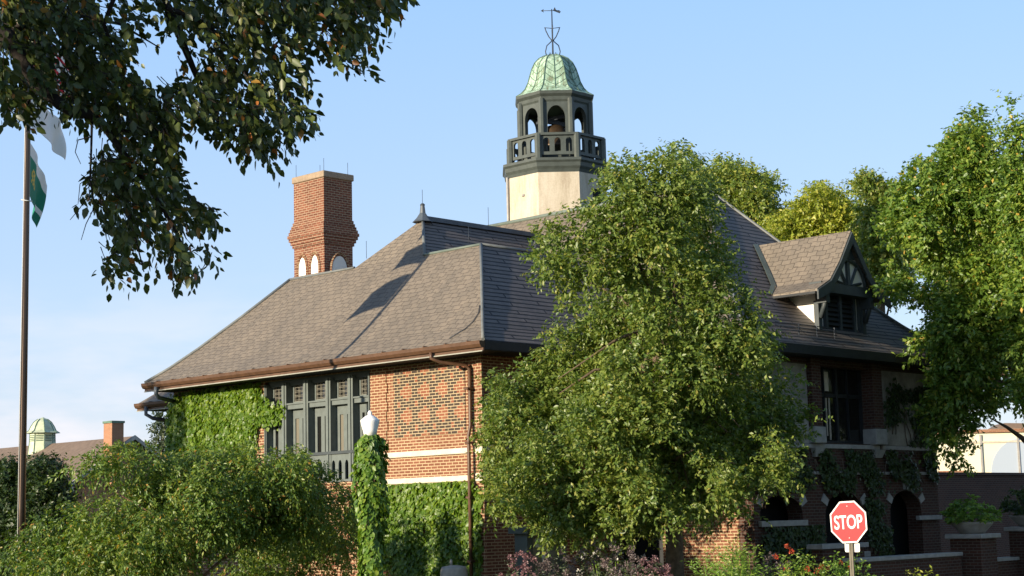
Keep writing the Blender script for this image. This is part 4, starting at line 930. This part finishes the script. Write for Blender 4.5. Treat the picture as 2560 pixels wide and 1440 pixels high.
# ================================================================== TERRACE WALL, PIERS, URNS
tw_ = thing('terrace_wall', 'low brown brick wall with stone coping running to the planter pier', 'wall', (36, 21.5, 0))
MB().box(33.7, 38.5, 21.5, 21.8, 0, 1.30).obj('brickwork', M['brick_shaded'], tw_); MB().box(33.6, 38.5, 21.44, 21.86, 1.30, 1.40).obj('coping', M['stone_grey'], tw_, bevel=0.015)
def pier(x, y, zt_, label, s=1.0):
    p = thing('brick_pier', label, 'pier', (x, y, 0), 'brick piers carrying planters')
    MB().box(x-0.42, x+0.42, y-0.42, y+0.42, 0, zt_).obj('brickwork', M['brick_shaded'], p)
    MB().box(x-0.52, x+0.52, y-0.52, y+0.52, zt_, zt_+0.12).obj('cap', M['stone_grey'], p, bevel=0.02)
    u = thing('planter', label.replace('brick pier', 'stone planter').replace('below', 'on'), 'planter', (x, y, zt_+0.12), 'stone planters on the piers')
    MB().lathe([(0.3, zt_+0.121), (0.36, zt_+0.2), (0.5, zt_+0.34), (0.56, zt_+0.42), (0.5, zt_+0.42), (0.46, zt_+0.38)], 16, (x, y)).obj('bowl', M['stone_grey'], u)
    return zt_+0.42
def plant(name, label, cat, O, spread_, h, n, leaf, mat, droop=0.3, group=None, flowers=None, fs=0.06, nf=0, aspect=0.4, upd=1.0, stems=8, nl=10, sep=False):
    t = thing(name, label, cat, O, group); O = np.array(O)
    th = rng.uniform(0, 2*math.pi, n); rr = spread_*np.sqrt(rng.uniform(0, 1, n)); zz = h*rng.uniform(0.05, 0.85, n)*np.sqrt(np.clip(1.05-(rr/spread_)**2, 0.05, 1))
    Q = O+np.stack([rr*np.cos(th), rr*np.sin(th), zz], 1); d = unit(np.stack([np.cos(th)*rr/spread_, np.sin(th)*rr/spread_, upd+0*th], 1)+rng.normal(0, 0.25, (n, 3)))
    P, LD, NN = sprigs(Q, d, 0.28*max(0.5, min(1.2, h)), nl, droop, 0.55, 0.35, np.stack([np.cos(th)-0.35, np.sin(th)-0.2, 0*th], 1)); L = leaf*rng.uniform(0.6, 1.2, len(P))
    leaf_obj('foliage', P, LD, NN, L, L*aspect, mat, t)
    st = MB()
    for k in range(stems):
        a = random.uniform(0, 6.28); q = spread_*0.7*random.random(); st.tube([(O[0]+q*.4*math.cos(a), O[1]+q*.4*math.sin(a), O[2]), (O[0]+q*math.cos(a), O[1]+q*math.sin(a), O[2]+h*0.75)], 0.012, 5)
    st.obj('stem', M['lf_bed'], t, uv=False)
    if flowers:
        nfh = nf; a = rng.uniform(0, 6.28, nfh); q = spread_*np.sqrt(rng.uniform(0, 1, nfh)); z = h*(0.75+0.35*rng.uniform(0, 1, nfh))*np.sqrt(np.clip(1.1-0.6*(q/spread_)**2, 0.1, 1))
        cen = O+np.stack([q*np.cos(a), q*np.sin(a), z], 1); m = 34
        dirs = unit(rng.normal(0, 1, (nfh, m, 3))+np.array([0, 0, 0.3])); PP = (cen[:, None]+dirs*fs*rng.uniform(0.2, 1, (nfh, m, 1))).reshape(-1, 3); dd = dirs.reshape(-1, 3)
        if sep:
            for hd_ in range(nfh):
                sl = slice(hd_*m, hd_*m+m); leaf_obj('flower_head', PP[sl], dd[sl]+rng.normal(0, .3, (m, 3)), unit(rng.normal(0, 1, (m, 3))+np.array([-.4, -.4, .4])), fs*0.75, fs*0.5, flowers, t)
            return t
        leaf_obj('flower_head', PP, dd+rng.normal(0, .3, dd.shape), unit(rng.normal(0, 1, dd.shape)+np.array([-.4, -.4, .4])), fs*0.75, fs*0.5, flowers, t)
    return t
z1 = pier(39.15, 21.5, 1.72, 'brick pier at the end of the coped wall, below the trailing green plant')
plant('planter_plant', 'trailing green plant spilling from the planter at the wall end', 'plant', (39.15, 21.5, z1-0.05), 0.62, 0.75, 170, 0.13, M['lf_bed'], droop=0.5)
hangs = at(2465, 1375, 43.6); 
z2 = pier(41.9, 21.3, 1.85, 'brick pier at the right edge, below the upright leafy plant')
plant('planter_plant', 'upright leafy plant in the planter at the right edge', 'plant', (41.9, 21.3, z2-0.05), 0.6, 0.9, 160, 0.13, M['lf_shrub'], droop=0.3)
sw = thing('step_wall', 'short low brick wall with stone coping between the two planter piers', 'wall', (40.5, 21.6, 0))
MB().box(39.6, 41.45, 21.5, 21.8, 0, 1.10).obj('brickwork', M['brick_shaded'], sw); MB().box(39.6, 41.45, 21.44, 21.86, 1.10, 1.18).obj('coping', M['stone_grey'], sw)
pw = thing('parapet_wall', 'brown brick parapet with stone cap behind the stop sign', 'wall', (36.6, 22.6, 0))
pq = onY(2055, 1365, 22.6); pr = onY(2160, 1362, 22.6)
MB().box(pq[0], pr[0], 22.6, 22.9, 0, pq[2]-0.08).obj('brickwork', M['brick_shaded'], pw); MB().box(pq[0]-0.1, pr[0]+0.1, 22.52, 22.98, pq[2]-0.08, pq[2]+0.04).obj('coping', M['stone_grey'], pw, bevel=0.01)

# boundary wall far right, and the pale building behind it
bw_ = thing('boundary_wall', 'tall shaded brick wall beyond the hall on the right', 'wall', (56, 31, 0))
MB().box(50, 75, 31.5, 31.9, 0, 3.72).obj('brickwork', M['brick_shaded'], bw_); MB().box(50, 75, 31.42, 31.98, 3.72, 3.82).obj('coping', M['brick_shaded'], bw_)
A = at(2300, 1100, 90); B = at(2680, 1066, 90); A[2] = B[2] = 6.55
da = Vector((B[0]-A[0], B[1]-A[1], 0)); Ld = da.length; da.normalize(); na = Vector((da.y, -da.x, 0))
pbld = thing('pale_building', 'pale cream building with a big arched window beyond the brick wall', 'building', (A[0], A[1], 0))
def PB(u, z, o=0.0): q = Vector((A[0], A[1], 0))+da*u+na*o; return (q.x, q.y, z)
MB().prism([PB(0, 0), PB(Ld, 0), PB(Ld, 6.5), PB(0, 6.5)], -na*8).obj('wall', M['white_wall'], pbld)
MB().prism([PB(-0.1, 6.5, .15), PB(Ld+.1, 6.5, .15), PB(Ld+.1, 6.68, .15), PB(-.1, 6.68, .15)], -na*8.3).obj('roof_edge', M['brick_far'], pbld)
MB().prism([PB(0, 5.95, .06), PB(Ld, 5.95, .06), PB(Ld, 6.05, .06), PB(0, 6.05, .06)], na*-0.08).obj('wall_ledge', M['stone'], pbld)
for u_ in (3.2, 5.2): MB().prism([PB(u_, 3.3, .09), PB(u_+.1, 3.3, .09), PB(u_+.1, 6.4, .09), PB(u_, 6.4, .09)], na*-0.08).obj('downpipe', M['stone_grey'], pbld)
MB().prism([PB(4.3, 6.7, -1), PB(6.6, 6.7, -1), PB(6.4, 7.0, -1), PB(4.9, 7.05, -1)], -na*2).obj('roof_hump', M['far_roof'], pbld)
q = at(2560, 1180, 90); uc = (Vector((q[0], q[1], 0))-Vector((A[0], A[1], 0))).dot(da); zcw = q[2]
arch = [PB(uc+1.84*math.cos(t), zcw+1.84*math.sin(t), .03) for t in np.linspace(0, 2*math.pi, 56, endpoint=False)]
MB().prism(arch, na*-0.02).obj('arched_window', M['glass_blue'], pbld)
MB().prism([PB(0.9, 3.7, .04), PB(2.4, 3.7, .04), PB(2.4, 4.5, .04), PB(0.9, 4.5, .04)], na*-0.02).obj('window', M['brick_far'], pbld)
MB().prism([PB(6.0, 3.7, .04), PB(6.9, 3.7, .04), PB(6.9, 4.15, .04), PB(6.0, 4.15, .04)], na*-0.02).obj('window', M['glass_blue'], pbld)

# ================================================================== FAR SCHOOL-LIKE BUILDING AT LEFT
fb = thing('gabled_building', 'long low brick building with brown roof, copper cupola and small chimney at far left', 'building', (56, 88, 0))
gA = at(338, 1090, 100); ridge = gA[2]; gx, gy = gA[0], gA[1]
ev = at(400, 1140, 100)
hwid, ezf = 4.6, ridge-3.0
MB().box(gx-hwid+0.5, gx+hwid-0.5, gy+0.4, gy+45, 0, ezf+0.05).obj('brick_wall', M['brick_far'], fb)
MB().poly([(gx-hwid, gy, ezf), (gx, gy, ridge), (gx, gy+46, ridge), (gx-hwid, gy+46, ezf)]).obj('roof', M['far_roof'], fb)
MB().poly([(gx+hwid, gy+46, ezf), (gx, gy+46, ridge), (gx, gy, ridge), (gx+hwid, gy, ezf)]).obj('roof', M['far_roof'], fb)
MB().poly([(gx-hwid+0.5, gy+0.4, ezf), (gx+hwid-0.5, gy+0.4, ezf), (gx, gy+0.4, ridge-0.1)]).obj('gable_wall', M['brick_far'], fb)
vb = MB()
for sg in (-1, 1): vb.prism([(gx, gy-0.03, ridge+.05), (gx+sg*hwid, gy-0.03, ezf+.05), (gx+sg*hwid, gy-0.03, ezf-0.2), (gx, gy-0.03, ridge-0.2)], (0, 0.12, 0))
vb.obj('barge_board', M['stone_grey'], fb)
MB().box(gx-hwid-0.15, gx-hwid+0.5, gy, gy+46, ezf-0.35, ezf-0.02).obj('cornice', M['stone'], fb)
cq = at(106, 1110, 103); ccx = gx-0.2; ccy = onX(106, 1110, ccx)[1]
cz0 = ridge-0.9
cup = MB().lathe([(0.98, cz0-0.6), (0.80, cz0+1.0), (0.78, cz0+1.6)], 8, (ccx, ccy), P8, smooth=False).obj('cupola', M['copper_pale'], fb)
MB().lathe([(1.10, cz0+1.6), (0.85, cz0+1.75), (0.74, cz0+2.0), (0.55, cz0+2.3), (0.3, cz0+2.5), (0.05, cz0+2.62)], 8, (ccx, ccy), P8, smooth=False).obj('cupola_dome', M['copper_pale'], cup)
lv2 = MB()
for k in range(8):
    am = P8+(k+.5)*math.pi/4; r0 = 0.755; ex = Vector((-math.sin(am), math.cos(am), 0)); c0_ = Vector((ccx+r0*math.cos(am), ccy+r0*math.sin(am), 0))
    for j in range(4): z = cz0+1.1+j*0.11; a1, b1 = c0_-ex*0.22, c0_+ex*0.22; lv2.tube([(a1.x, a1.y, z), (b1.x, b1.y, z)], 0.025, 4)
    c = P8+k*math.pi/4; lv2.tube([(ccx+r*math.cos(c), ccy+r*math.sin(c), z) for r, z in ((0.99, cz0-0.6), (0.81, cz0+1.0), (0.79, cz0+1.6))], 0.03, 4)
    lv2.tube([(ccx+r*math.cos(c), ccy+r*math.sin(c), z) for r, z in ((1.10, cz0+1.61), (0.86, cz0+1.76), (0.75, cz0+2.01), (0.56, cz0+2.31), (0.31, cz0+2.51))], 0.03, 4)
lv2.obj('louvre', M['copper_seam'], cup)
chy = onX(284, 1090, gx-1.5)[1]-0.45
chf = MB().box(gx-1.9, gx-1.1, chy, chy+0.9, ezf, ridge+0.72).obj('chimney', M['brick_far'], fb)
MB().box(gx-1.95, gx-1.05, chy-0.05, chy+0.95, ridge+0.72, ridge+0.85).obj('chimney_cap', M['copper_seam'], chf)

# ================================================================== TREES
def tree(name, label, base, top, r0, lst, D, ds, nspr, leaf, mat, bark='bark', group=None, layers=3, seed=0, sub=0.0, **kw):
    cl = clumps_px(lst, D, ds, layers, seed, kw.pop('shrink', 1.0))
    if sub: cl = plumes(cl, sub, seed)
    t = thing(name, label, 'tree', tuple(base), group)
    mb = MB(); limbs(mb, base, top, r0, [c[:3] for c in cl[::max(2, len(cl)//42)]]); mb.obj('trunk', M[bark], t, uv=False)
    crown('crown', cl, nspr, leaf, M[mat], t, seed=seed, **kw)
    return t
pear = [(1705, 465, 70), (1745, 525, 62), (1770, 600, 55), (1670, 410, 40), (1690, 425, 58), (1690, 390, 28), (1605, 455, 70), (1545, 440, 36), (1550, 490, 55), (1740, 480, 55), (1520, 545, 60), (1640, 560, 105), (1735, 575, 60), (1440, 575, 55), (1400, 630, 62), (1375, 680, 45), (1500, 650, 95), (1640, 690, 130), (1755, 655, 75), (1800, 690, 45), (1800, 640, 32),
        (1480, 760, 75), (1520, 830, 100), (1660, 830, 140), (1800, 810, 90), (1870, 780, 48), (1870, 735, 22), (1460, 910, 100), (1385, 840, 26), (1370, 960, 80), (1290, 1010, 70), (1235, 960, 26), (1600, 980, 165), (1800, 940, 120), (1885, 880, 60), (1310, 1100, 105), (1245, 1080, 45), (1450, 1080, 145),
        (1650, 1130, 155), (1820, 1080, 130), (1930, 1060, 80), (2000, 1065, 52), (2030, 1040, 22), (1290, 1210, 80), (1420, 1230, 105), (1560, 1235, 100), (1700, 1195, 95), (1830, 1180, 80), (1930, 1160, 60), (1990, 1190, 30), (1355, 1285, 60), (1460, 1300, 60), (1560, 1300, 55), (1650, 1275, 60), (1760, 1270, 50), (1860, 1255, 45), (1925, 965, 55), (1980, 950, 30)]
tb_ = at(1690, 1500, 35.8)
tree('pear_tree', 'broad rounded green tree standing before the recess of the brick hall', (tb_[0], tb_[1], 0), tuple(at(1650, 800, 35.8)), 0.2, pear, 35.8, 1.5, 30000, 0.105, 'lf_pear', seed=11, droop=0.22, length=0.38, gap=-0.18, gs=1.25, updir=0.35, nl=10, sub=0.5, layers=2, shell=0.6)
# background trees
tree('oak_tree', 'loose crowned tree rising behind the main roof right of the belfry', tuple(at(1840, 1300, 75))[:2]+(0,), tuple(at(1840, 560, 75)), 0.3,
     [(1880, 470, 50), (1820, 450, 45), (1760, 470, 45), (1860, 530, 60), (1790, 540, 55), (1930, 470, 22), (1915, 540, 40), (1900, 590, 40)], 75, 2.5, 6000, 0.17, 'lf_far', seed=21, sub=0.7, length=0.6, gap=-0.05, gs=0.8)
tree('oak_tree', 'yellowish tree behind the dormer ridge', tuple(at(2080, 1300, 70))[:2]+(0,), tuple(at(2080, 620, 70)), 0.3,
     [(2060, 540, 65), (2000, 570, 50), (2052, 485, 24), (2120, 570, 60), (1950, 590, 45), (2130, 620, 60), (2020, 620, 60), (1960, 560, 25)], 70, 2.5, 8000, 0.16, 'lf_yellow', seed=22, sub=0.7, length=0.6, gap=-0.15, gs=0.8, droop=0.35)
tree('oak_tree', 'sparse olive tree with thin tops between the yellowish tree and the tall right tree', tuple(at(2200, 1300, 65))[:2]+(0,), tuple(at(2200, 620, 65)), 0.25,
     [(2175, 470, 28), (2160, 460, 20), (2205, 490, 28), (2240, 480, 25), (2170, 540, 30), (2220, 560, 45), (2200, 620, 55), (2240, 640, 55), (2215, 700, 50)], 65, 2.0, 4200, 0.16, 'lf_far', seed=23, length=0.55, gap=-0.2, gs=0.9)
maple = [(2430, 320, 45), (2425, 380, 65), (2440, 430, 85), (2360, 460, 60), (2300, 430, 35), (2270, 500, 55), (2250, 570, 60), (2330, 580, 100), (2450, 560, 110), (2250, 650, 60), (2400, 700, 95), (2330, 680, 70), (2470, 680, 80), (2500, 790, 85), (2410, 830, 85), (2330, 850, 50),
         (2290, 880, 25), (2400, 940, 65), (2370, 1000, 50), (2430, 1010, 40), (2410, 1070, 35), (2360, 1060, 30), (2400, 1140, 34), (2370, 1090, 45), (2350, 1040, 50), (2460, 960, 50), (2485, 1000, 32), (2420, 1090, 40), (2480, 880, 60), (2240, 720, 40), (2350, 770, 35)]
tb_ = at(2640, 1500, 45)
tree('maple_tree', 'big bright green tree at the right covering the end of the roof', (tb_[0], tb_[1], 0), tuple(at(2540, 700, 45)), 0.3, maple, 45, 2.0, 19000, 0.135, 'lf_maple', seed=31, sub=0.6, layers=2, length=0.42, gap=-0.3, gs=1.3, nl=11, shrink=0.9)
tree('maple_tree', 'green tree cut by the right edge with a pointed top', tuple(at(2700, 1500, 42))[:2]+(0,), tuple(at(2600, 600, 42)), 0.22,
     [(2520, 260, 14), (2528, 300, 24), (2545, 350, 40), (2540, 430, 45), (2560, 520, 60), (2560, 620, 60), (2570, 740, 60), (2560, 860, 45), (2560, 960, 28), (2620, 500, 90), (2640, 700, 100), (2550, 1010, 18)], 42, 1.8, 7500, 0.125, 'lf_maple', seed=32, length=0.42, gap=-0.2, gs=1.3, shrink=0.9)
tree('small_tree', 'small hazy tree seen beside the lower back eaves', tuple(at(400, 1330, 90))[:2]+(0,), tuple(at(405, 1100, 90)), 0.15,
     [(400, 1075, 16), (410, 1045, 14), (395, 1105, 12), (412, 1120, 18)], 90, 0.8, 160, 0.2, 'lf_gray', seed=33, length=0.5, gap=-0.6)
# dark shrubs at left
for (lst, D, lab, sd_) in (([(40, 1240, 60), (20, 1180, 30), (30, 1300, 90), (20, 1400, 100)], 43, 'dark shrub left of the flagpole foot', 41), ([(110, 1190, 50), (120, 1250, 60), (90, 1300, 70), (150, 1330, 60), (100, 1400, 90)], 42, 'dark rounded shrub just right of the flagpole', 42)):
    cl = clumps_px(lst, D, 0.8, 3, sd_); c0_ = at(lst[0][0], 1500, D); t = thing('shrub', lab, 'shrub', (c0_[0], c0_[1], 0))
    mb = MB(); limbs(mb, (c0_[0], c0_[1], 0), (c0_[0], c0_[1], 1.6), 0.1, [c[:3] for c in cl]); mb.obj('stem', M['bark_dark'], t, uv=False)
    crown('foliage', cl, 4200, 0.11, M['lf_shrub'], t, seed=sd_, length=0.3, gap=-0.6, updir=0.5)
# weeping tree
wl = [(235, 1152, 36), (300, 1148, 46), (365, 1155, 46), (185, 1172, 22), (430, 1165, 40), (320, 1265, 60), (400, 1240, 66), (240, 1285, 50), (170, 1300, 42), (110, 1315, 36), (60, 1355, 36), (35, 1395, 26), (130, 1380, 62), (250, 1365, 75), (390, 1335, 85), (500, 1190, 66), (520, 1275, 85),
      (610, 1180, 66), (640, 1270, 80), (730, 1185, 62), (750, 1275, 72), (815, 1215, 52), (865, 1265, 42), (430, 1415, 55), (80, 1430, 46), (330, 1430, 50), (840, 1340, 34), (200, 1440, 50), (560, 1350, 40), (700, 1350, 36), (600, 1400, 55), (690, 1410, 55), (770, 1400, 50), (840, 1420, 45), (640, 1450, 50), (740, 1460, 50)]
cl = []
for (x, y, rp) in wl:
    D = 31.5+x/900*3.2
    offs = (-0.9, 0, 0.9) if x < 550 or y < 1200 else (0.2, 1.2, 2.2, 3.2) if y < 1345 else (2.4, 3.2)
    for off in offs: q = at(x+random.uniform(-8, 8), y+random.uniform(-8, 8), D+off); cl.append((*q, rp*D/FPX))
for (x, y, rp) in [(650, 1262, 50), (710, 1258, 50), (780, 1256, 46), (850, 1256, 44), (640, 1340, 60), (720, 1340, 60), (800, 1340, 60), (860, 1345, 50)]:
    for D in (37.6, 38.7): q = at(x, y, D+(710-x)*0.003); cl.append((*q, rp*D/FPX))
cl = plumes(cl, 0.5, 52, 0.46, 0.72)
wb = at(478, 1430, 32.6)
wt_ = thing('weeping_tree', 'low spreading weeping tree with drooping branches before the ivy wall', 'tree', (wb[0], wb[1], 0))
mb = MB(); limbs(mb, (wb[0], wb[1], 0), (wb[0]+0.1, wb[1]+0.1, 2.6), 0.12, [c[:3] for c in cl[1::60]], r1=0.012, sag=-0.3); mb.obj('trunk', M['bark_orange'], wt_, uv=False)
crown('crown', cl, 24000, 0.088, M['lf_weep'], wt_, seed=51, flat=0.4, droop=0.5, length=0.34, nl=10, gap=-0.12, gs=1.3, updir=-0.05, shell=0.6, aspect=0.45, spread=0.65)

# ================================================================== FOREGROUND TREE, upper left
elm = thing('elm_tree', 'tall dark leaved tree whose branches hang into the upper left', 'tree', (2.4, 9.6, 0))
tm = MB(); tm.tube([(2.4, 9.6, -0.1), (2.4, 9.6, 0.3), (2.5, 9.6, 2.5), (2.7, 9.5, 5.2), (2.9, 9.4, 8.5)], [0.42, 0.34, 0.28, 0.24, 0.15], 12)
def L_(pts, r0, r1, D0, D1): n = len(pts); return [tuple(at(x, y, D0+(D1-D0)*i/(n-1))) for i, (x, y) in enumerate(pts)], [r0+(r1-r0)*i/(n-1) for i in range(n)]
for pts, r0, r1, D0, D1 in (([(-700, 150), (-200, 20), (20, 90), (90, 210), (150, 262), (190, 285), (225, 285), (262, 320), (310, 385), (380, 480), (430, 560), (470, 640)], 0.06, 0.006, 10.6, 11.2),
                            ([(-500, -300), (0, -260), (330, -120), (420, 20), (470, 140), (520, 260), (560, 330)], 0.06, 0.005, 10.8, 11.5),
                            ([(-400, -250), (200, -300), (600, -160), (750, 0), (820, 60), (880, 130)], 0.06, 0.005, 11.0, 11.8),
                            ([(420, 20), (520, 60), (600, 160), (660, 250), (700, 340)], 0.02, 0.004, 11.0, 11.4),
                            ([(600, -160), (800, -60), (900, 10), (960, 30)], 0.03, 0.004, 11.0, 11.6),
                            ([(262, 320), (330, 330), (420, 350)], 0.014, 0.004, 11.0, 11.2), ([(310, 385), (300, 450), (330, 560), (360, 680)], 0.014, 0.004, 11.1, 11.2),
                            ([(230, 300), (228, 380), (225, 450), (240, 530), (262, 580)], 0.009, 0.003, 11.0, 11.0), ([(228, 342), (195, 350), (188, 380), (202, 410)], 0.005, 0.002, 11.0, 11.0),
                            ([(226, 440), (200, 460), (195, 510)], 0.004, 0.002, 11.0, 11.0), ([(226, 480), (200, 520), (175, 550)], 0.004, 0.002, 11.0, 11.0), ([(235, 520), (215, 560), (203, 600)], 0.004, 0.002, 11, 11), ([(240, 530), (260, 555), (275, 600)], 0.004, 0.002, 11, 11),
                            ([(20, 90), (60, 60), (150, 30), (300, 60), (400, 120)], 0.03, 0.004, 10.9, 11.6), ([(90, 210), (60, 280), (40, 320)], 0.012, 0.003, 10.9, 11.0), ([(330, -120), (260, 60), (300, 180), (350, 240)], 0.02, 0.004, 10.9, 11.4)):
    tm.tube(*L_(pts, r0, r1, D0, D1), 7)
poly = [(-20, -40), (1015, -40), (1005, 15), (985, 50), (930, 60), (945, 128), (840, 110), (880, 160), (915, 215), (830, 190), (760, 235), (740, 290), (800, 325), (735, 380), (690, 360), (680, 425), (600, 400), (560, 365), (510, 340), (490, 290), (455, 340), (435, 420), (440, 470), (480, 520), (545, 560), (510, 600), (490, 640), (555, 665), (540, 700), (525, 740), (470, 720), (400, 690), (340, 705), (285, 720), (252, 685), (300, 640), (280, 590), (245, 540), (235, 480), (250, 420), (320, 400), (300, 350), (262, 320), (215, 320), (150, 285), (125, 325), (30, 325), (-20, 300)]
nT = 2250; xs = rng.uniform(-20, 1000, nT*3); ys = rng.uniform(-90, 700, nT*3)
den = 0.64+0.62*wnoise(np.stack([xs/70, ys/70, 0*xs], 1), 1.0, 77)
hole = np.exp(-(((xs-125)/45)**2+((ys-290)/35)**2))*1.2+np.exp(-(((xs-370)/75)**2+((ys-110)/85)**2))*0.75+np.exp(-(((xs-330)/50)**2+((ys-280)/60)**2))*0.1
m = in_poly(xs+20, ys+46, poly) & (rng.uniform(0, 1, nT*3) < den-hole) & ~((np.hypot(xs-130, ys-70) < 34) | (np.hypot(xs-130, ys-130) < 30) | (np.hypot(xs-128, ys-185) < 24) | ((xs > 45) & (xs < 150) & (ys > 215) & (rng.uniform(0, 1, nT*3) < 0.8))); xs, ys = xs[m][:nT], ys[m][:nT]
Dp = rng.uniform(10.5, 12.2, len(xs)); O = np.array([at(x, y, d) for x, y, d in zip(xs, ys, Dp)])
cen = at(330, 150, 11)
Dr = unit(rt*(0.55+rng.normal(0, .45, (len(xs), 1)))-np.array([0, 0, 1])*(0.55+rng.normal(0, .35, (len(xs), 1)))+fw*rng.normal(0, 0.4, (len(xs), 1)))
P, LD, NN = sprigs(O, Dr, 0.15, 7, 0.3, 0.6, 0.35)
L = 0.070*rng.uniform(0.5, 1.3, len(P)); leaf_obj('crown', P, LD, NN, L, L*0.62, M['lf_elm'], elm, fine=True)
for i in range(0, len(O), 2):
    q = Vector(O[i]); tm.tube([q-Vector(Dr[i])*0.05+Vector((0, 0, .02)), q, q+Vector(Dr[i])*0.12], [0.004, 0.003, 0.0015], 4, cap=False)
tm.obj('trunk', M['bark_dark'], elm, uv=False)
# the rest of its crown, out of frame to the left and above
oc_ = []
for k in range(46):
    a = rng.uniform(0, 6.28); rr = rng.uniform(0.5, 5.2); x = 1.2+rr*math.cos(a)*1.15; y = 10.6+rr*math.sin(a)*0.8; z = rng.uniform(4.0, 10.5)
    v = np.array([x, y, z])-EYE; dep = v@fw
    if dep > 1: 
        sx = 1280+FPX*(v@rt)/dep; sy = 720-FPX*(v@up)/dep
        if sx > -420 and -420 < sy: continue
    oc_.append((x, y, z, rng.uniform(0.7, 1.1)))
crown('crown', oc_, 2600, 0.15, M['lf_elm'], elm, seed=61, length=0.4, gap=-1.2, nl=9, shell=0.2, aspect=0.65)

# unseen trees added to block sky light; the last one inferred from its shadow
for k, (x, y) in enumerate(((35, 6.5), (49, 11.5), (24, -6), (10, -9), (38, -5), (7, 45.6))):
    cl = []
    for j in range(34):
        d = unit(rng.normal(0, 1, 3)); cl.append((x+d[0]*(2.2 if k == 5 else 3.3), y+d[1]*(2.2 if k == 5 else 3.3), 7.4+d[2]*4.3, 1.5 if k < 5 else 1.2))
    t = thing('unseen_tree', ('unseen tree added to block sky light, the nearer of two right of the view', 'unseen tree added to block sky light, the farther of two right of the view', 'unseen tree added to block sky light, the middle one behind the viewer', 'unseen tree added to block sky light, nearest the viewer', 'unseen tree added to block sky light, farthest from the viewer', 'tall tree out on the lawn left of the flagpole')[k], 'tree', (x, y, 0))
    mb = MB(); limbs(mb, (x, y, 0), (x, y, 6.5), 0.25, [c[:3] for c in cl[::3]]); mb.obj('trunk', M['bark'], t, uv=False)
    crown('crown', cl, 3000, 0.24, M['lf_maple'], t, seed=70+k, length=0.6, gap=-1.2, nl=9)

# ================================================================== FLOWER BED
def bedpt(x, D): q = at(x, 1430, D); return (q[0], q[1], 0.1)
beds = [(1300, 34, 'lf_gray', 'petal_pink', 'pink flower clump at the left end of the bed', 0.45, 1.6), (1390, 34.5, 'lf_gray', 'petal_mauve', 'mauve flower clump under the notice case', 0.5, 1.6), (1480, 34, 'lf_gray', 'petal_mauve', 'tall grey green clump with dull mauve heads left of the trunk', 0.55, 1.75),
        (1560, 33.5, 'lf_gray', 'petal_mauve', 'grey green flower clump in the middle of the bed', 0.5, 1.65), (1630, 33, 'lf_gray', 'petal_pink', 'dusky pink flower clump beside the sunlit brick', 0.5, 1.5), (1935, 34, 'lf_gray', 'petal_mauve', 'dull mauve flower clump between the green bushes', 0.4, 1.5)]
for x, D, lm, fm, lab, s_, h_ in beds: plant('flower_clump', lab, 'flowers', bedpt(x, D), s_, h_, 240, 0.09, M[lm], droop=0.2, group='flower clumps in the bed', flowers=M[fm], fs=0.055, nf=42)
plant('flower_clump', 'white spider flowers standing tall behind the mauve clumps', 'flowers', bedpt(1530, 36), 0.75, 1.95, 190, 0.10, M['lf_gray'], flowers=M['petal_white'], fs=0.075, nf=9, sep=True, group='flower clumps in the bed')
plant('bush', 'feathery light green bush with pointed tops right of the sunlit brick', 'bush', bedpt(1800, 33), 0.8, 1.85, 520, 0.085, M['lf_bed'], droop=0.05, aspect=0.25, upd=1.6)
plant('bush', 'feathery light green bush with the tallest tip beside the dark wall', 'bush', bedpt(1855, 33.5), 0.55, 2.1, 380, 0.085, M['lf_bed'], droop=0.05, aspect=0.25, upd=1.8)
plant('bush', 'rounded yellow green bush with a few red flowers left of the stop sign', 'bush', bedpt(1995, 33), 0.8, 1.6, 620, 0.08, M['lf_maple'], droop=0.2, flowers=M['petal_red'], fs=0.05, nf=7, sep=True)
plant('bush', 'low bright green bush behind the stop sign post', 'bush', bedpt(2100, 34), 0.7, 1.6, 420, 0.08, M['lf_bed'], droop=0.2, flowers=M['petal_red'], fs=0.04, nf=4, sep=True)
plant('bush', 'small olive bush before the low coped wall', 'bush', bedpt(2290, 35), 0.4, 1.15, 140, 0.09, M['lf_yellow'], droop=0.2)
plant('bush', 'dim small bush between the weeping tree and the ivy post', 'bush', bedpt(840, 34), 0.6, 1.2, 260, 0.08, M['lf_shrub'], droop=0.2)

# marker stone and notice case
q = at(1135, 1440, 36)
ms = MB(); ms.lathe([(0.34, 0), (0.31, 1.1), (0.29, 1.44), (0.26, 1.50), (0.1, 1.53)], 18, (q[0], q[1])); ms.lathe([(0.02, 1.5), (0.03, 1.6), (0.015, 1.66)], 8, (q[0]+0.02, q[1]+0.1))
tag(ms.obj('marker_post', M['stone_grey'], uv=False), 'rounded grey stone post before the shaded ivy', 'post')
nc = thing('notice_case', 'grey green timber notice case with white papers under the tree', 'notice board', (30, 26.2, 0))
a = onY(1318, 1345, 26.2); b = onY(1415, 1345, 26.2); zt_ = a[2]
MB().box(a[0], a[0]+0.18, 26.2, 26.6, 0, zt_+0.1).obj('post', M['green_paint'], nc); MB().box(b[0]-0.16, b[0], 26.2, 26.6, 0, zt_+0.1).obj('post', M['green_light'], nc)  # right post given lighter paint to stand for the sun on it
MB().box(a[0]-0.1, b[0]+0.1, 26.1, 26.7, zt_+0.1, zt_+0.25).obj('roof', M['green_paint'], nc)
MB().box(a[0]+0.18, b[0]-0.16, 26.35, 26.42, 0.9, zt_+0.1).obj('board', M['stucco_grey'], nc)
for x0, x1, z0, z1_ in ((0.40, 0.60, zt_-0.22, zt_-0.02), (0.62, 0.74, zt_-0.62, zt_-0.02), (0.64, 0.74, zt_-0.85, zt_-0.68)): MB().box(a[0]+x0, a[0]+x1, 26.338, 26.346, z0, z1_).obj('paper', M['paper'], nc)
